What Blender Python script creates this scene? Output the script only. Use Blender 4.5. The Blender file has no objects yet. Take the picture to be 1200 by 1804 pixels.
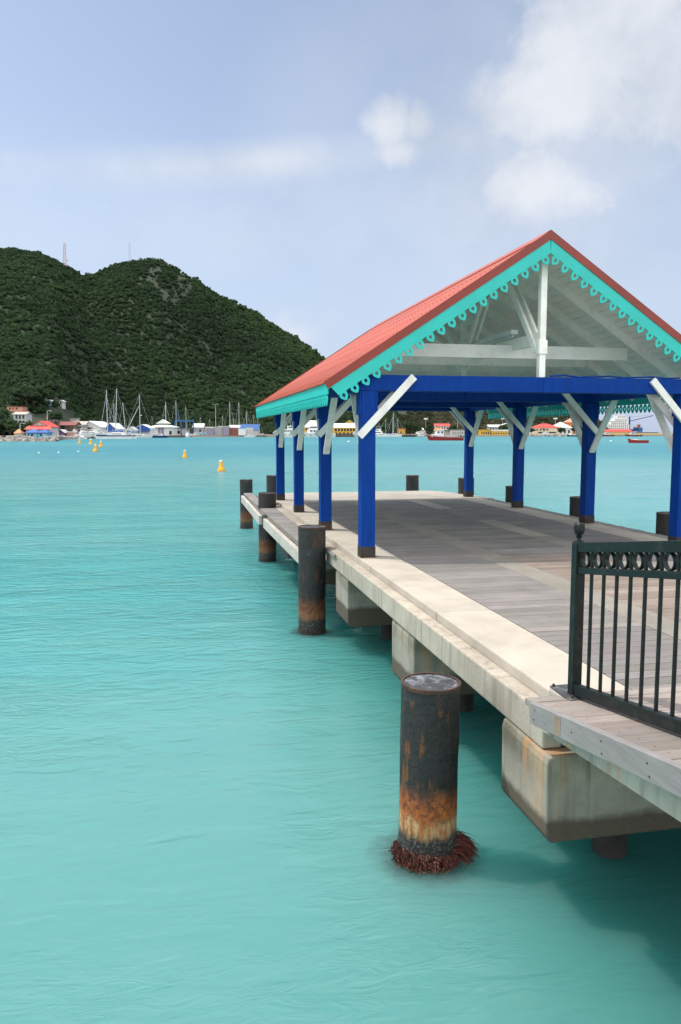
import bpy, math, random
import numpy as np
from mathutils import Vector, Matrix, noise
random.seed(7); R = random.Random(11)
S = bpy.context.scene
COL = S.collection
PI = math.pi
WATER = -1.35

# ------------------------------------------------------------------ helpers
class MB:
    """collects verts/faces (+ a colour tint per vertex) and links ONE mesh object"""
    def __init__(s): s.v = []; s.f = []; s.t = []
    def add(s, vs, fs, tint=(1, 1, 1)):
        n = len(s.v)
        s.v += [tuple(v) for v in vs]; s.t += [tint] * len(vs)
        s.f += [[i + n for i in f] for f in fs]
        return s
    def box(s, x0, x1, y0, y1, z0, z1, tint=(1, 1, 1)):
        return s.add([(x0,y0,z0),(x1,y0,z0),(x1,y1,z0),(x0,y1,z0),(x0,y0,z1),(x1,y0,z1),(x1,y1,z1),(x0,y1,z1)],
                     [[3,2,1,0],[4,5,6,7],[0,1,5,4],[1,2,6,5],[2,3,7,6],[3,0,4,7]], tint)
    def beam(s, a, b, w, h, side=None, tint=(1, 1, 1)):
        a = Vector(a); b = Vector(b); d = (b - a).normalized()
        if side is None:
            side = d.cross(Vector((0, 0, 1)))
            if side.length < 1e-4: side = Vector((1, 0, 0))
        side = Vector(side).normalized(); up = side.cross(d).normalized()
        q = []
        for p in (a, b):
            for su, sv in ((-1,-1),(1,-1),(1,1),(-1,1)):
                q.append(p + side * (su * w / 2) + up * (sv * h / 2))
        return s.add(q, [[0,1,2,3],[7,6,5,4],[4,5,1,0],[5,6,2,1],[6,7,3,2],[7,4,0,3]], tint)
    def tube(s, pts, rs, n=8, caps=True, tint=(1, 1, 1)):
        pts = [Vector(p) for p in pts]
        if not hasattr(rs, '__len__'): rs = [rs] * len(pts)
        vs = []; fs = []
        for i, p in enumerate(pts):
            d = (pts[min(i+1, len(pts)-1)] - pts[max(i-1, 0)]).normalized()
            x = d.cross(Vector((0, 0, 1)))
            if x.length < 1e-3: x = Vector((1, 0, 0))
            x.normalize(); y = d.cross(x)
            for k in range(n):
                a = 2 * PI * k / n
                vs.append(p + (x * math.cos(a) + y * math.sin(a)) * rs[i])
        for i in range(len(pts) - 1):
            for k in range(n):
                fs.append([i*n+k, i*n+(k+1)%n, (i+1)*n+(k+1)%n, (i+1)*n+k])
        if caps:
            fs.append(list(range(n))); m = (len(pts)-1)*n
            fs.append([m + k for k in reversed(range(n))])
        return s.add(vs, fs, tint)
    def lathe(s, prof, n=16, c=(0, 0, 0), tint=(1, 1, 1)):
        vs = []; fs = []
        for r, z in prof:
            for k in range(n):
                a = 2*PI*k/n
                vs.append((c[0]+r*math.cos(a), c[1]+r*math.sin(a), c[2]+z))
        m = len(prof)
        for i in range(m-1):
            for k in range(n):
                fs.append([i*n+k, i*n+(k+1)%n, (i+1)*n+(k+1)%n, (i+1)*n+k])
        fs.append([k for k in reversed(range(n))]); fs.append([(m-1)*n+k for k in range(n)])
        return s.add(vs, fs, tint)
    def prism(s, poly, fn, t, tint=(1, 1, 1)):
        n = len(poly)
        vs = [fn(u, v, -t/2) for u, v in poly] + [fn(u, v, t/2) for u, v in poly]
        fs = [list(range(n)), [n + k for k in reversed(range(n))]]
        for k in range(n): fs.append([k, n+k, n+(k+1)%n, (k+1)%n])
        return s.add(vs, fs, tint)
    def ring(s, outer, inner, fn, t, tint=(1, 1, 1)):
        n = len(outer)
        vs = []
        for w in (-t/2, t/2):
            vs += [fn(u, v, w) for u, v in outer] + [fn(u, v, w) for u, v in inner]
        fs = []
        for k in range(n):
            j = (k+1) % n
            fs += [[k, j, n+j, n+k], [2*n+j, 2*n+k, 3*n+k, 3*n+j], [k, 2*n+k, 2*n+j, j], [n+j, 3*n+j, 3*n+k, n+k]]
        return s.add(vs, fs, tint)
    def build(s, name, mat, parent=None, org=(0, 0, 0), smooth=False, bevel=0, seg=2, label=None, fix=True):
        me = bpy.data.meshes.new(name)
        o_ = Vector(org)
        me.from_pydata([(v[0]-o_.x, v[1]-o_.y, v[2]-o_.z) for v in s.v], [], s.f)
        if any(l.type == 'ATTRIBUTE' for l in mat.node_tree.nodes):
            at = me.attributes.new('tint', 'FLOAT_COLOR', 'POINT')
            at.data.foreach_set('color', [c for t in s.t for c in (t[0], t[1], t[2], 1.0)])
        if fix:
            import bmesh
            bm = bmesh.new(); bm.from_mesh(me); bmesh.ops.recalc_face_normals(bm, faces=bm.faces); bm.to_mesh(me); bm.free()
        if smooth: me.polygons.foreach_set('use_smooth', [True]*len(me.polygons))
        me.materials.append(mat); me.update()
        o = bpy.data.objects.new(name, me); COL.objects.link(o)
        if parent is not None: o.parent = parent
        else: o.location = o_
        if bevel:
            b = o.modifiers.new('bevel', 'BEVEL'); b.width = bevel; b.segments = seg; b.limit_method = 'ANGLE'
        if smooth:
            try:
                e = o.modifiers.new('edge_split', 'EDGE_SPLIT'); e.split_angle = math.radians(40)
            except Exception: pass
        if label: o['label'] = label
        return o

def tag(o, label=None, cat=None, group=None, kind=None):
    if label: o['label'] = label
    if cat: o['category'] = cat
    if group: o['group'] = group
    if kind: o['kind'] = kind
    return o
def thing(name, label, cat, loc=(0, 0, 0), rz=0, group=None):
    o = bpy.data.objects.new(name, None); COL.objects.link(o)
    o.empty_display_size = .2
    o.location = loc; o.rotation_euler = (0, 0, rz)
    return tag(o, label, cat, group)
def dup(root, loc, rz=None, label=None, group=None, scale=None):
    r = root.copy(); COL.objects.link(r); r.location = loc
    if rz is not None: r.rotation_euler = (0, 0, rz)
    if scale is not None: r.scale = scale if hasattr(scale, '__len__') else (scale,)*3
    if label: r['label'] = label
    if group: r['group'] = group
    for ch in list(root.children):
        c = ch.copy(); COL.objects.link(c); c.parent = r
        for g in ch.children:
            d = g.copy(); COL.objects.link(d); d.parent = c
    return r

# ---- node helpers
def new_mat(name):
    m = bpy.data.materials.new(name); m.use_nodes = True
    nt = m.node_tree; b = nt.nodes['Principled BSDF']
    return m, nt, b
def nd(nt, t, **kw):
    n = nt.nodes.new(t)
    for k, v in kw.items():
        if k.startswith('i_'):
            n.inputs[int(k[2:]) if k[2:].isdigit() else k[2:]].default_value = v
        else: setattr(n, k, v)
    return n
def lk(nt, a, b): nt.links.new(a, b)
def math_(nt, op, a, b=None, clamp=False):
    n = nt.nodes.new('ShaderNodeMath'); n.operation = op; n.use_clamp = clamp
    for i, x in enumerate((a, b)):
        if x is None: continue
        if isinstance(x, (int, float)): n.inputs[i].default_value = x
        else: lk(nt, x, n.inputs[i])
    return n.outputs[0]
def mixc(nt, fac, a, b, blend='MIX'):
    n = nt.nodes.new('ShaderNodeMix'); n.data_type = 'RGBA'; n.blend_type = blend
    for i, x in ((0, fac), (6, a), (7, b)):
        if isinstance(x, (int, float)): n.inputs[i].default_value = x
        elif isinstance(x, (tuple, list)): n.inputs[i].default_value = (*x[:3], 1)
        else: lk(nt, x, n.inputs[i])
    return n.outputs[2]
def ramp(nt, fac, stops):
    n = nt.nodes.new('ShaderNodeValToRGB'); cr = n.color_ramp
    while len(cr.elements) < len(stops): cr.elements.new(.5)
    for e, (p, c) in zip(cr.elements, stops):
        e.position = p; e.color = (*c[:3], 1) if hasattr(c, '__len__') else (c, c, c, 1)
    lk(nt, fac, n.inputs[0]); return n.outputs[0]
def smooth(nt, x, a, b):
    n = nt.nodes.new('ShaderNodeMapRange'); n.interpolation_type = 'SMOOTHSTEP'
    lk(nt, x, n.inputs[0]); n.inputs[1].default_value = a; n.inputs[2].default_value = b
    return n.outputs[0]
def coords(nt, kind='Object', scale=(1, 1, 1), rot=(0, 0, 0)):
    if kind == 'World': src = nd(nt, 'ShaderNodeNewGeometry').outputs['Position']
    else: src = nd(nt, 'ShaderNodeTexCoord').outputs[kind]
    m = nd(nt, 'ShaderNodeMapping'); m.inputs['Scale'].default_value = scale; m.inputs['Rotation'].default_value = rot
    lk(nt, src, m.inputs[0]); return m.outputs[0]
def noise_(nt, vec, scale, detail=4, rough=.55, dist=0.0):
    n = nd(nt, 'ShaderNodeTexNoise'); n.inputs['Scale'].default_value = scale; n.inputs['Detail'].default_value = detail
    n.inputs['Roughness'].default_value = rough; n.inputs['Distortion'].default_value = dist
    lk(nt, vec, n.inputs['Vector']); return n.outputs[0]
def bump(nt, b, h, strength, dist):
    n = nd(nt, 'ShaderNodeBump'); n.inputs['Strength'].default_value = strength; n.inputs['Distance'].default_value = dist
    lk(nt, h, n.inputs['Height']); lk(nt, n.outputs[0], b.inputs['Normal']); return n
def mat(name, c1, c2=None, scale=3, rough=.6, bmp=0, bscale=40, metal=0, spec=.5, stretch=(1, 1, 1), tint=False, dirt=None, dscale=2.5, damt=.5):
    m, nt, b = new_mat(name)
    v = coords(nt, 'Object', stretch)
    if c2 is None: c2 = tuple(x*.82 for x in c1)
    f = ramp(nt, noise_(nt, v, scale, 5, .6), [(.32, 0.0), (.68, 1.0)])
    c = mixc(nt, f, c1, c2)
    if dirt:
        d = ramp(nt, noise_(nt, v, dscale, 8, .7), [(.5, 0.0), (.72, 1.0)])
        c = mixc(nt, math_(nt, 'MULTIPLY', d, damt), c, dirt)
    if tint:
        a = nd(nt, 'ShaderNodeAttribute', attribute_name='tint')
        c = mixc(nt, 1.0, c, a.outputs['Color'], 'MULTIPLY')
    lk(nt, c, b.inputs['Base Color'])
    b.inputs['Roughness'].default_value = rough; b.inputs['Metallic'].default_value = metal
    b.inputs['Specular IOR Level'].default_value = spec
    if bmp: bump(nt, b, noise_(nt, v, bscale, 6, .65), 1.0, bmp)
    return m

# ------------------------------------------------------------------ camera
F_, CX, CY, HOR, VPX = 1372., 600., 902., 762., 315.
pitch = math.atan((CY-HOR)/F_); FH = math.hypot(F_, CY-HOR); yaw = math.atan((CX-VPX)/FH)
EYE = Vector((0, 0, 1.65))
hf = Vector((math.sin(yaw), math.cos(yaw), 0)); hr = Vector((math.cos(yaw), -math.sin(yaw), 0))
cam = bpy.data.cameras.new('camera'); co = bpy.data.objects.new('camera', cam); COL.objects.link(co)
cam.sensor_fit = 'VERTICAL'; cam.sensor_height = 24; cam.lens = 24*F_/1804.
cam.clip_start = .05; cam.clip_end = 30000
co.location = EYE
fwd = hf*math.cos(pitch) + Vector((0, 0, -math.sin(pitch)))
co.rotation_euler = fwd.to_track_quat('-Z', 'Y').to_euler()
S.camera = co
def at(px, D, z=0.0):
    """real place at distance D (m) along the view's compass heading, at bearing px"""
    p = hf*D + hr*(D*(px-600)/FH)
    return Vector((p.x, p.y, z))
def zat(py, D): return 1.65 + (HOR-py)/FH*D
def mpp(D): return D/FH

# ------------------------------------------------------------------ sky, sun
sdir = Vector((-.46, .225, 1)).normalized()
sun = bpy.data.lights.new('sun', 'SUN'); so = bpy.data.objects.new('sun', sun); COL.objects.link(so)
sun.energy = 2.1; sun.angle = math.radians(.6); sun.color = (1, .95, .87)
so.rotation_euler = (-sdir).to_track_quat('-Z', 'Y').to_euler(); so.location = (-20, 10, 40)
W = bpy.data.worlds.new('World'); S.world = W; W.use_nodes = True
nt = W.node_tree; nt.nodes.clear()
sky = nd(nt, 'ShaderNodeTexSky', sky_type='NISHITA', sun_disc=False)
sky.sun_elevation = math.asin(sdir.z); sky.sun_rotation = math.atan2(sdir.x, sdir.y) % (2*PI)
sky.air_density = 1.0; sky.dust_density = 1.3; sky.ozone_density = 1.4
bg = nd(nt, 'ShaderNodeBackground'); bg.inputs[1].default_value = .102
vec = nd(nt, 'ShaderNodeTexCoord').outputs['Generated']
sep = nd(nt, 'ShaderNodeSeparateXYZ'); lk(nt, vec, sep.inputs[0])
az = math_(nt, 'ARCTAN2', sep.outputs[0], sep.outputs[1]); el = math_(nt, 'ARCSINE', sep.outputs[2])
def azel(px, py):
    d = fwd + hr*((px-CX)/F_) - hr.cross(fwd)*((py-CY)/F_); d.normalize()
    return math.atan2(d.x, d.y), math.asin(d.z)
def blob(px, py, rx, ry, amp, tilt=0.0):
    a0, e0 = azel(px, py)
    da = math_(nt, 'SUBTRACT', az, a0); de = math_(nt, 'SUBTRACT', el, e0)
    u = math_(nt, 'DIVIDE', math_(nt, 'ADD', math_(nt, 'MULTIPLY', da, math.cos(tilt)), math_(nt, 'MULTIPLY', de, math.sin(tilt))), rx/F_)
    v = math_(nt, 'DIVIDE', math_(nt, 'SUBTRACT', math_(nt, 'MULTIPLY', de, math.cos(tilt)), math_(nt, 'MULTIPLY', da, math.sin(tilt))), ry/F_)
    d = math_(nt, 'SQRT', math_(nt, 'ADD', math_(nt, 'MULTIPLY', u, u), math_(nt, 'MULTIPLY', v, v)))
    return math_(nt, 'MULTIPLY', math_(nt, 'SUBTRACT', 1.0, d, True), amp)
acc = None
for a in [(1070, 60, 320, 200, 1.4, .5), (965, 172, 260, 135, 1.35, .1), (1190, 130, 260, 220, 1.3), (1140, 240, 170, 100, .75), (930, 322, 165, 125, 1.2, -.15), (1010, 345, 140, 85, .75),
          (688, 226, 92, 74, 1.0), (742, 222, 82, 64, .9), (705, 268, 140, 62, .85), (780, 268, 130, 56, .55), (750, 365, 70, 55, .36), (1420, 60, 420, 260, 1.1), (520, 585, 120, 50, .38), (600, 560, 100, 45, .35), (1110, 420, 160, 90, .3)]:
    b_ = blob(*a); acc = b_ if acc is None else math_(nt, 'MAXIMUM', acc, b_)
n1 = math_(nt, 'ADD', math_(nt, 'MULTIPLY', noise_(nt, vec, 8.5, 12, .66, .45), .66), math_(nt, 'MULTIPLY', noise_(nt, vec, 2.6, 6, .6, .2), .38)); n2 = noise_(nt, vec, 3.2, 6, .55)
cm = smooth(nt, math_(nt, 'ADD', acc, math_(nt, 'MULTIPLY', math_(nt, 'SUBTRACT', n1, .5), 2.3)), .20, 1.0)
wisp = math_(nt, 'MULTIPLY', math_(nt, 'ADD', math_(nt, 'ADD', blob(360, 292, 640, 40, .62, .10), blob(0, 370, 700, 130, .42, .06)), math_(nt, 'MAXIMUM', blob(900, 420, 900, 110, .35), blob(1000, 230, 600, 340, .75))), smooth(nt, n2, .12, .66))
cm2 = math_(nt, 'MAXIMUM', math_(nt, 'MULTIPLY', cm, .9), wisp)
veil = smooth(nt, el, .40, -.01)
cm3 = math_(nt, 'MINIMUM', cm2, 1.0)
cb = nd(nt, 'ShaderNodeBackground'); 
lk(nt, mixc(nt, smooth(nt, noise_(nt, vec, 6.0, 6, .6), .35, .7), (.525, .54, .57), (.385, .42, .475)), cb.inputs[0])
cb.inputs[1].default_value = 1.0
hsv = nd(nt, 'ShaderNodeHueSaturation'); hsv.inputs['Saturation'].default_value = .80
lk(nt, sky.outputs[0], hsv.inputs['Color']); lk(nt, hsv.outputs[0], bg.inputs[0])
ms = nd(nt, 'ShaderNodeMixShader'); lk(nt, cm3, ms.inputs[0]); lk(nt, bg.outputs[0], ms.inputs[1]); lk(nt, cb.outputs[0], ms.inputs[2])
# pale haze low over the sea, and unseen bright clouds added overhead and behind the viewer to fill the shade
vb = nd(nt, 'ShaderNodeBackground'); vb.inputs[0].default_value = (.345, .405, .535, 1)
mv = nd(nt, 'ShaderNodeMixShader'); lk(nt, math_(nt, 'MULTIPLY', veil, .80), mv.inputs[0]); lk(nt, bg.outputs[0], mv.inputs[1]); lk(nt, vb.outputs[0], mv.inputs[2])
lk(nt, mv.outputs[0], ms.inputs[1])
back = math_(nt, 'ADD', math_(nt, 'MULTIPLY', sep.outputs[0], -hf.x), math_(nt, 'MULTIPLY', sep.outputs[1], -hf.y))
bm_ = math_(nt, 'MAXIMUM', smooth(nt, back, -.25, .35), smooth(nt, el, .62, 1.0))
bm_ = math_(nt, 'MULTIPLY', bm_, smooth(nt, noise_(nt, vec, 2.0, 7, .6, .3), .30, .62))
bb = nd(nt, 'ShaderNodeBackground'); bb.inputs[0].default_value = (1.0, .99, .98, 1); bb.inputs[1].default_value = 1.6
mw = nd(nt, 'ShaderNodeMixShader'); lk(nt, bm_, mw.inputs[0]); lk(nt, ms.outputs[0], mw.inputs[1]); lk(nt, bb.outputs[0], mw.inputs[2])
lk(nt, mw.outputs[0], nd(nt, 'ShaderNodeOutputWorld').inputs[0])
SKYBG, CLOUDBG = bg, cb
S.view_settings.view_transform = 'Standard'; S.view_settings.look = 'None'; S.view_settings.exposure = 0.72; S.view_settings.gamma = 1
S.render.engine = 'CYCLES'; S.cycles.use_denoising = True
S.cycles.max_bounces = 8; S.cycles.diffuse_bounces = 6; S.cycles.glossy_bounces = 3; S.cycles.caustics_reflective = False

# ------------------------------------------------------------------ materials
def concrete(name, c1=(.62, .56, .46), c2=(.50, .45, .37), band=None, streak=.5, rust=0.0, tint=True):
    m, nt, b = new_mat(name)
    v = coords(nt, 'World'); g = nd(nt, 'ShaderNodeSeparateXYZ'); lk(nt, v, g.inputs[0]); z = g.outputs[2]
    c = mixc(nt, ramp(nt, noise_(nt, v, 2.2, 7, .65), [(.3, 0.), (.7, 1.)]), c1, c2)
    bl = ramp(nt, noise_(nt, v, .8, 9, .68, .4), [(.46, 0.), (.62, 1.)])
    c = mixc(nt, math_(nt, 'MULTIPLY', bl, .38), c, tuple(x*.62 for x in c2))
    sp = ramp(nt, noise_(nt, v, 28, 6, .7), [(.58, 0.), (.75, 1.)])
    c = mixc(nt, math_(nt, 'MULTIPLY', sp, .35), c, tuple(x*.45 for x in c2))
    if streak:
        vs = coords(nt, 'World', (11, 11, .8))
        st = ramp(nt, noise_(nt, vs, 1.0, 7, .68), [(.50, 0.), (.68, 1.)])
        c = mixc(nt, math_(nt, 'MULTIPLY', st, streak), c, (.085, .075, .052))
    if rust:
        vs = coords(nt, 'World', (2.6, 3.2, .25))
        st = ramp(nt, noise_(nt, vs, 1.0, 4, .6), [(.56, 0.), (.66, 1.)])
        c = mixc(nt, math_(nt, 'MULTIPLY', st, rust), c, (.50, .21, .05))
    if band is not None:
        zz = math_(nt, 'ADD', z, math_(nt, 'MULTIPLY', noise_(nt, v, 5, 6, .7), .10))
        k2 = smooth(nt, zz, band+.34, band+.2)
        c = mixc(nt, math_(nt, 'MULTIPLY', k2, .30), c, (.42, .40, .36))
        k = smooth(nt, zz, band+.07, band+.0)
        c = mixc(nt, math_(nt, 'MULTIPLY', k, .92), c, mixc(nt, noise_(nt, v, 60, 3, .7), (.025, .019, .013), (.11, .085, .055)))
    if tint:
        a = nd(nt, 'ShaderNodeAttribute', attribute_name='tint'); c = mixc(nt, 1.0, c, a.outputs['Color'], 'MULTIPLY')
    lk(nt, c, b.inputs['Base Color']); b.inputs['Roughness'].default_value = .88
    h = math_(nt, 'ADD', noise_(nt, v, 45, 8, .7), math_(nt, 'MULTIPLY', noise_(nt, v, 4, 3, .5), 1.5))
    bump(nt, b, h, 1.0, .004)
    return m
def wood(name, c1, c2, along=0, rough=.8, bmp=.0012, ribs=False):
    m, nt, b = new_mat(name)
    st = [14, 14, 14]; st[along] = 1.1
    v = coords(nt, 'World', tuple(st))
    f = ramp(nt, noise_(nt, v, 3.0, 8, .7), [(.28, 0.), (.75, 1.)])
    c = mixc(nt, f, c1, c2)
    v2 = coords(nt, 'World')
    c = mixc(nt, math_(nt, 'MULTIPLY', ramp(nt, noise_(nt, v2, 1.3, 6, .6), [(.45, 0.), (.7, 1.)]), .45), c, tuple(x*1.35 for x in c1))
    c = mixc(nt, math_(nt, 'MULTIPLY', ramp(nt, noise_(nt, v2, 9, 6, .7), [(.6, 0.), (.74, 1.)]), .5), c, tuple(x*.5 for x in c2))
    a = nd(nt, 'ShaderNodeAttribute', attribute_name='tint'); c = mixc(nt, 1.0, c, a.outputs['Color'], 'MULTIPLY')
    lk(nt, c, b.inputs['Base Color']); b.inputs['Roughness'].default_value = rough
    if ribs:
        w = nd(nt, 'ShaderNodeTexWave', wave_type='BANDS', bands_direction='Z', wave_profile='SIN'); w.inputs['Scale'].default_value = 42
        lk(nt, coords(nt, 'World', (1, 1, 1), (math.atan(.149), 0, 0)), w.inputs[0])
        h = math_(nt, 'ADD', w.outputs[1], noise_(nt, v, 3, 5, .6)); bump(nt, b, h, 1.0, .0008)
    else: bump(nt, b, noise_(nt, v, 3.0, 8, .7), 1.0, bmp*4)
    return m
def pile_mat(nm, kr=1.0):
    m, nt, b = new_mat(nm)
    v = coords(nt, 'Object'); g = nd(nt, 'ShaderNodeSeparateXYZ'); lk(nt, v, g.inputs[0])
    vv = coords(nt, 'World', (9, 9, 2.2)); vw = coords(nt, 'World')
    n = noise_(nt, vv, 1.6, 9, .72); nf = noise_(nt, vw, 24, 8, .72)
    z = math_(nt, 'ADD', g.outputs[2], math_(nt, 'MULTIPLY', math_(nt, 'SUBTRACT', noise_(nt, vv, 1.0, 7, .7), .5), .22))
    base = mixc(nt, ramp(nt, nf, [(.35, 0.), (.65, 1.)]), (.005, .0055, .006), (.022, .022, .021))
    base = mixc(nt, ramp(nt, n, [(.55, 0.), (.63, 1.)]), base, (.12*kr+.01, .036*kr+.01, .010))
    base = mixc(nt, math_(nt, 'MULTIPLY', ramp(nt, noise_(nt, vw, 5, 8, .75), [(.58, 0.), (.7, 1.)]), .7), base, (.10, .11, .10))
    rust = mixc(nt, ramp(nt, nf, [(.36, 0.), (.62, 1.)]), (.075, .016, .005), (.40, .115, .018))
    tan = mixc(nt, ramp(nt, noise_(nt, vv, 3.5, 8, .7), [(.44, 0.), (.58, 1.)]), (.46, .34, .17), (.30, .10, .022))
    barn = mixc(nt, ramp(nt, noise_(nt, vw, 55, 6, .8), [(.52, 0.), (.66, 1.)]), (.012, .011, .010), (.24, .22, .19))
    low = mixc(nt, .5, (.01, .009, .008), barn)
    c = mixc(nt, math_(nt, 'MULTIPLY', smooth(nt, z, .58, .42), kr), base, rust)
    c = mixc(nt, math_(nt, 'MULTIPLY', smooth(nt, z, .37, .29), .8*kr*kr), c, tan)
    c = mixc(nt, smooth(nt, z, .26, .18), c, barn)
    c = mixc(nt, smooth(nt, z, .14, .04), c, low)
    lk(nt, c, b.inputs['Base Color']); b.inputs['Roughness'].default_value = .55
    lk(nt, ramp(nt, nf, [(.3, .35), (.7, .85)]), b.inputs['Roughness'])
    bump(nt, b, math_(nt, 'ADD', nf, math_(nt, 'MULTIPLY', noise_(nt, vw, 8, 5, .6), 1.2)), 1.0, .010)
    return m
M = {}
M['slab'] = concrete('edge_slab_concrete', (.46, .41, .345), (.37, .33, .275), streak=0.0)
M['ledge'] = concrete('ledge_concrete', (.45, .40, .33), (.33, .29, .23), streak=.5)
M['cap'] = concrete('cap_concrete', (.37, .335, .255), (.11, .10, .072), band=-.70, streak=1.0, rust=.55)
M['rampbeam'] = concrete('stained_beam_concrete', (.46, .44, .36), (.34, .33, .28), streak=.6, rust=.95)
M['strip'] = concrete('strip_concrete', (.42, .385, .33), (.33, .30, .255), streak=0)
M['under'] = concrete('shaded_concrete', (.22, .20, .17), (.15, .14, .12), band=-1.2)  # underdeck concrete made darker, shade put into its colour
M['deck'] = wood('weathered_deck_boards', (.225, .210, .197), (.125, .116, .108), 0)
M['fender'] = wood('grey_fender_timber', (.50, .46, .41), (.30, .27, .24), 1)
M['fascia'] = wood('ribbed_fascia_board', (.25, .24, .235), (.165, .158, .152), 1, ribs=True)
M['pile'] = pile_mat('rusty_pile_steel'); M['pile2'] = pile_mat('dark_pile_steel', .45)
M['pilecap'] = mat('pile_infill', (.022, .024, .030), (.055, .057, .066), 14, .8, .006, 45, dirt=(.45, .47, .5), dscale=9, damt=.6)
M['pilerim'] = mat('rusty_rim', (.09, .035, .018), (.03, .02, .016), 12, .7, .006, 40)
M['weed'] = mat('red_seaweed', (.085, .014, .007), (.035, .010, .005), 20, .6, tint=True)
M['blue'] = mat('blue_paint', (.0003, .040, .255), (.0004, .031, .195), 2.6, .6, .0012, 30, dirt=(.004, .055, .26), dscale=3, damt=.6, stretch=(4, 4, .8))
M['white'] = mat('white_paint', (.80, .785, .75), (.73, .715, .67), 3, .5, .0012, 30, dirt=(.40, .36, .30), dscale=6, damt=.4)
M['whitein'] = mat('brightened_white_paint', (.90, .87, .81), (.85, .82, .76), 3, .5, .0012, 30, dirt=(.5, .45, .38), dscale=6, damt=.35)  # white paint lightened on the trusses, standing in for light missing under the roof
M['turq'] = mat('turquoise_paint', (.010, .50, .44), (.012, .44, .39), 3, .45, .0008, 25)
M['cap_red'] = mat('dark_red_flashing', (.25, .028, .013), (.20, .022, .011), 2, .45)
M['blue'].node_tree.nodes['Principled BSDF'].inputs['Specular IOR Level'].default_value = .12
M['dummy'] = None
M['darkpile'] = mat('dark_support_pile', (.030, .027, .024), (.014, .013, .012), 8, .7, .006, 30)
M['shoe'] = mat('steel_shoe', (.026, .021, .019), (.012, .010, .010), 10, .7, .003, 40, dirt=(.09, .04, .018), dscale=7, damt=.5)
M['rail'] = mat('dark_green_rail_paint', (.005, .0085, .008), (.0075, .012, .0115), 4, .45, .0006, 60, dirt=(.06, .07, .07), dscale=14, damt=.35)
M['rail'].node_tree.nodes['Principled BSDF'].inputs['Specular IOR Level'].default_value = .3
M['pad'] = concrete('pad_concrete', (.5, .47, .4), (.38, .35, .3), streak=.3)
M['coat'] = mat('dark_pad_coat', (.03, .033, .037), (.07, .075, .08), 18, .6, .003, 50, dirt=(.3, .29, .27), dscale=20, damt=.5)
M['ruststain'] = mat('rust_stain', (.34, .15, .06), (.42, .30, .19), 8, .9)
M['oldrust'] = mat('faded_rust', (.21, .145, .10), (.27, .215, .17), 14, .9)
M['lampwhite'] = mat('lamp_housing', (.75, .75, .73), None, 3, .4)
# red corrugated roof
m, nt, b = new_mat('red_roof_sheet'); M['roof'] = m
v = coords(nt, 'World'); c = mixc(nt, ramp(nt, noise_(nt, v, 1.1, 7, .6), [(.3, 0.), (.7, 1.)]), (.43, .076, .031), (.37, .062, .026))
c = mixc(nt, math_(nt, 'MULTIPLY', ramp(nt, noise_(nt, coords(nt, 'World', (.5, 9, .5)), 1.2, 5, .6), [(.5, 0.), (.75, 1.)]), .5), c, (.52, .14, .09))
lk(nt, c, b.inputs['Base Color']); b.inputs['Roughness'].default_value = .42
# ceiling boards: lines every 0.13 m along the slope
m, nt, b = new_mat('ceiling_boards'); M['ceil'] = m
v = coords(nt, 'Object'); g = nd(nt, 'ShaderNodeSeparateXYZ'); lk(nt, v, g.inputs[0])
fr = math_(nt, 'FRACT', math_(nt, 'MULTIPLY', g.outputs[0], 8.8))
ln = math_(nt, 'MULTIPLY', smooth(nt, fr, .93, .99), smooth(nt, noise_(nt, coords(nt, 'Object', (2, 4, 2)), 2.0, 3, .5), .40, .58))
c = mixc(nt, ramp(nt, noise_(nt, v, 1.6, 6, .6), [(.3, 0.), (.7, 1.)]), (.92, .87, .79), (.86, .81, .73))
c = mixc(nt, math_(nt, 'MULTIPLY', ln, .55), c, (.2, .19, .17)); lk(nt, c, b.inputs['Base Color']); b.inputs['Roughness'].default_value = .6
bump(nt, b, math_(nt, 'MULTIPLY', smooth(nt, fr, .90, .99), -1.0), 1.0, .006)

# ------------------------------------------------------------------ sea
m, nt, b = new_mat('sea_water')
P = nd(nt, 'ShaderNodeNewGeometry').outputs['Position']
def pm(scale, rot=0):
    mp = nd(nt, 'ShaderNodeMapping'); mp.inputs['Scale'].default_value = scale; mp.inputs['Rotation'].default_value = (0, 0, rot); lk(nt, P, mp.inputs[0]); return mp.outputs[0]
sx = nd(nt, 'ShaderNodeSeparateXYZ'); lk(nt, P, sx.inputs[0])
dist = math_(nt, 'SQRT', math_(nt, 'ADD', math_(nt, 'MULTIPLY', sx.outputs[0], sx.outputs[0]), math_(nt, 'MULTIPLY', sx.outputs[1], sx.outputs[1])))
# milky shallow water near the pier, clearer and deeper bluer water in the bay (real turbidity of the water)
deep = smooth(nt, dist, 8, 130)
mid = math_(nt, 'MULTIPLY', smooth(nt, dist, 6, 14), smooth(nt, dist, 60, 20))
c = mixc(nt, deep, (.092, .260, .248), (.018, .145, .180))
c = mixc(nt, math_(nt, 'MULTIPLY', mid, .62), c, (.030, .272, .285))
pat = ramp(nt, noise_(nt, pm((.35, 1.0, 1)), .30, 6, .62, .4), [(.36, 0.), (.66, 1.)])
c = mixc(nt, math_(nt, 'MULTIPLY', pat, .38), c, (.115, .285, .272))
c = mixc(nt, math_(nt, 'MULTIPLY', ramp(nt, noise_(nt, pm((.25, 1.0, 1)), 2.1, 6, .65, .6), [(.5, 0.), (.72, 1.)]), .24), c, (.145, .315, .298))
band = ramp(nt, noise_(nt, pm((.0035, .022, 1), yaw), 1.0, 3, .5), [(.42, 0.), (.62, 1.)])
c = mixc(nt, math_(nt, 'MULTIPLY', band, math_(nt, 'MULTIPLY', deep, .55)), c, (.013, .128, .172))
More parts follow.
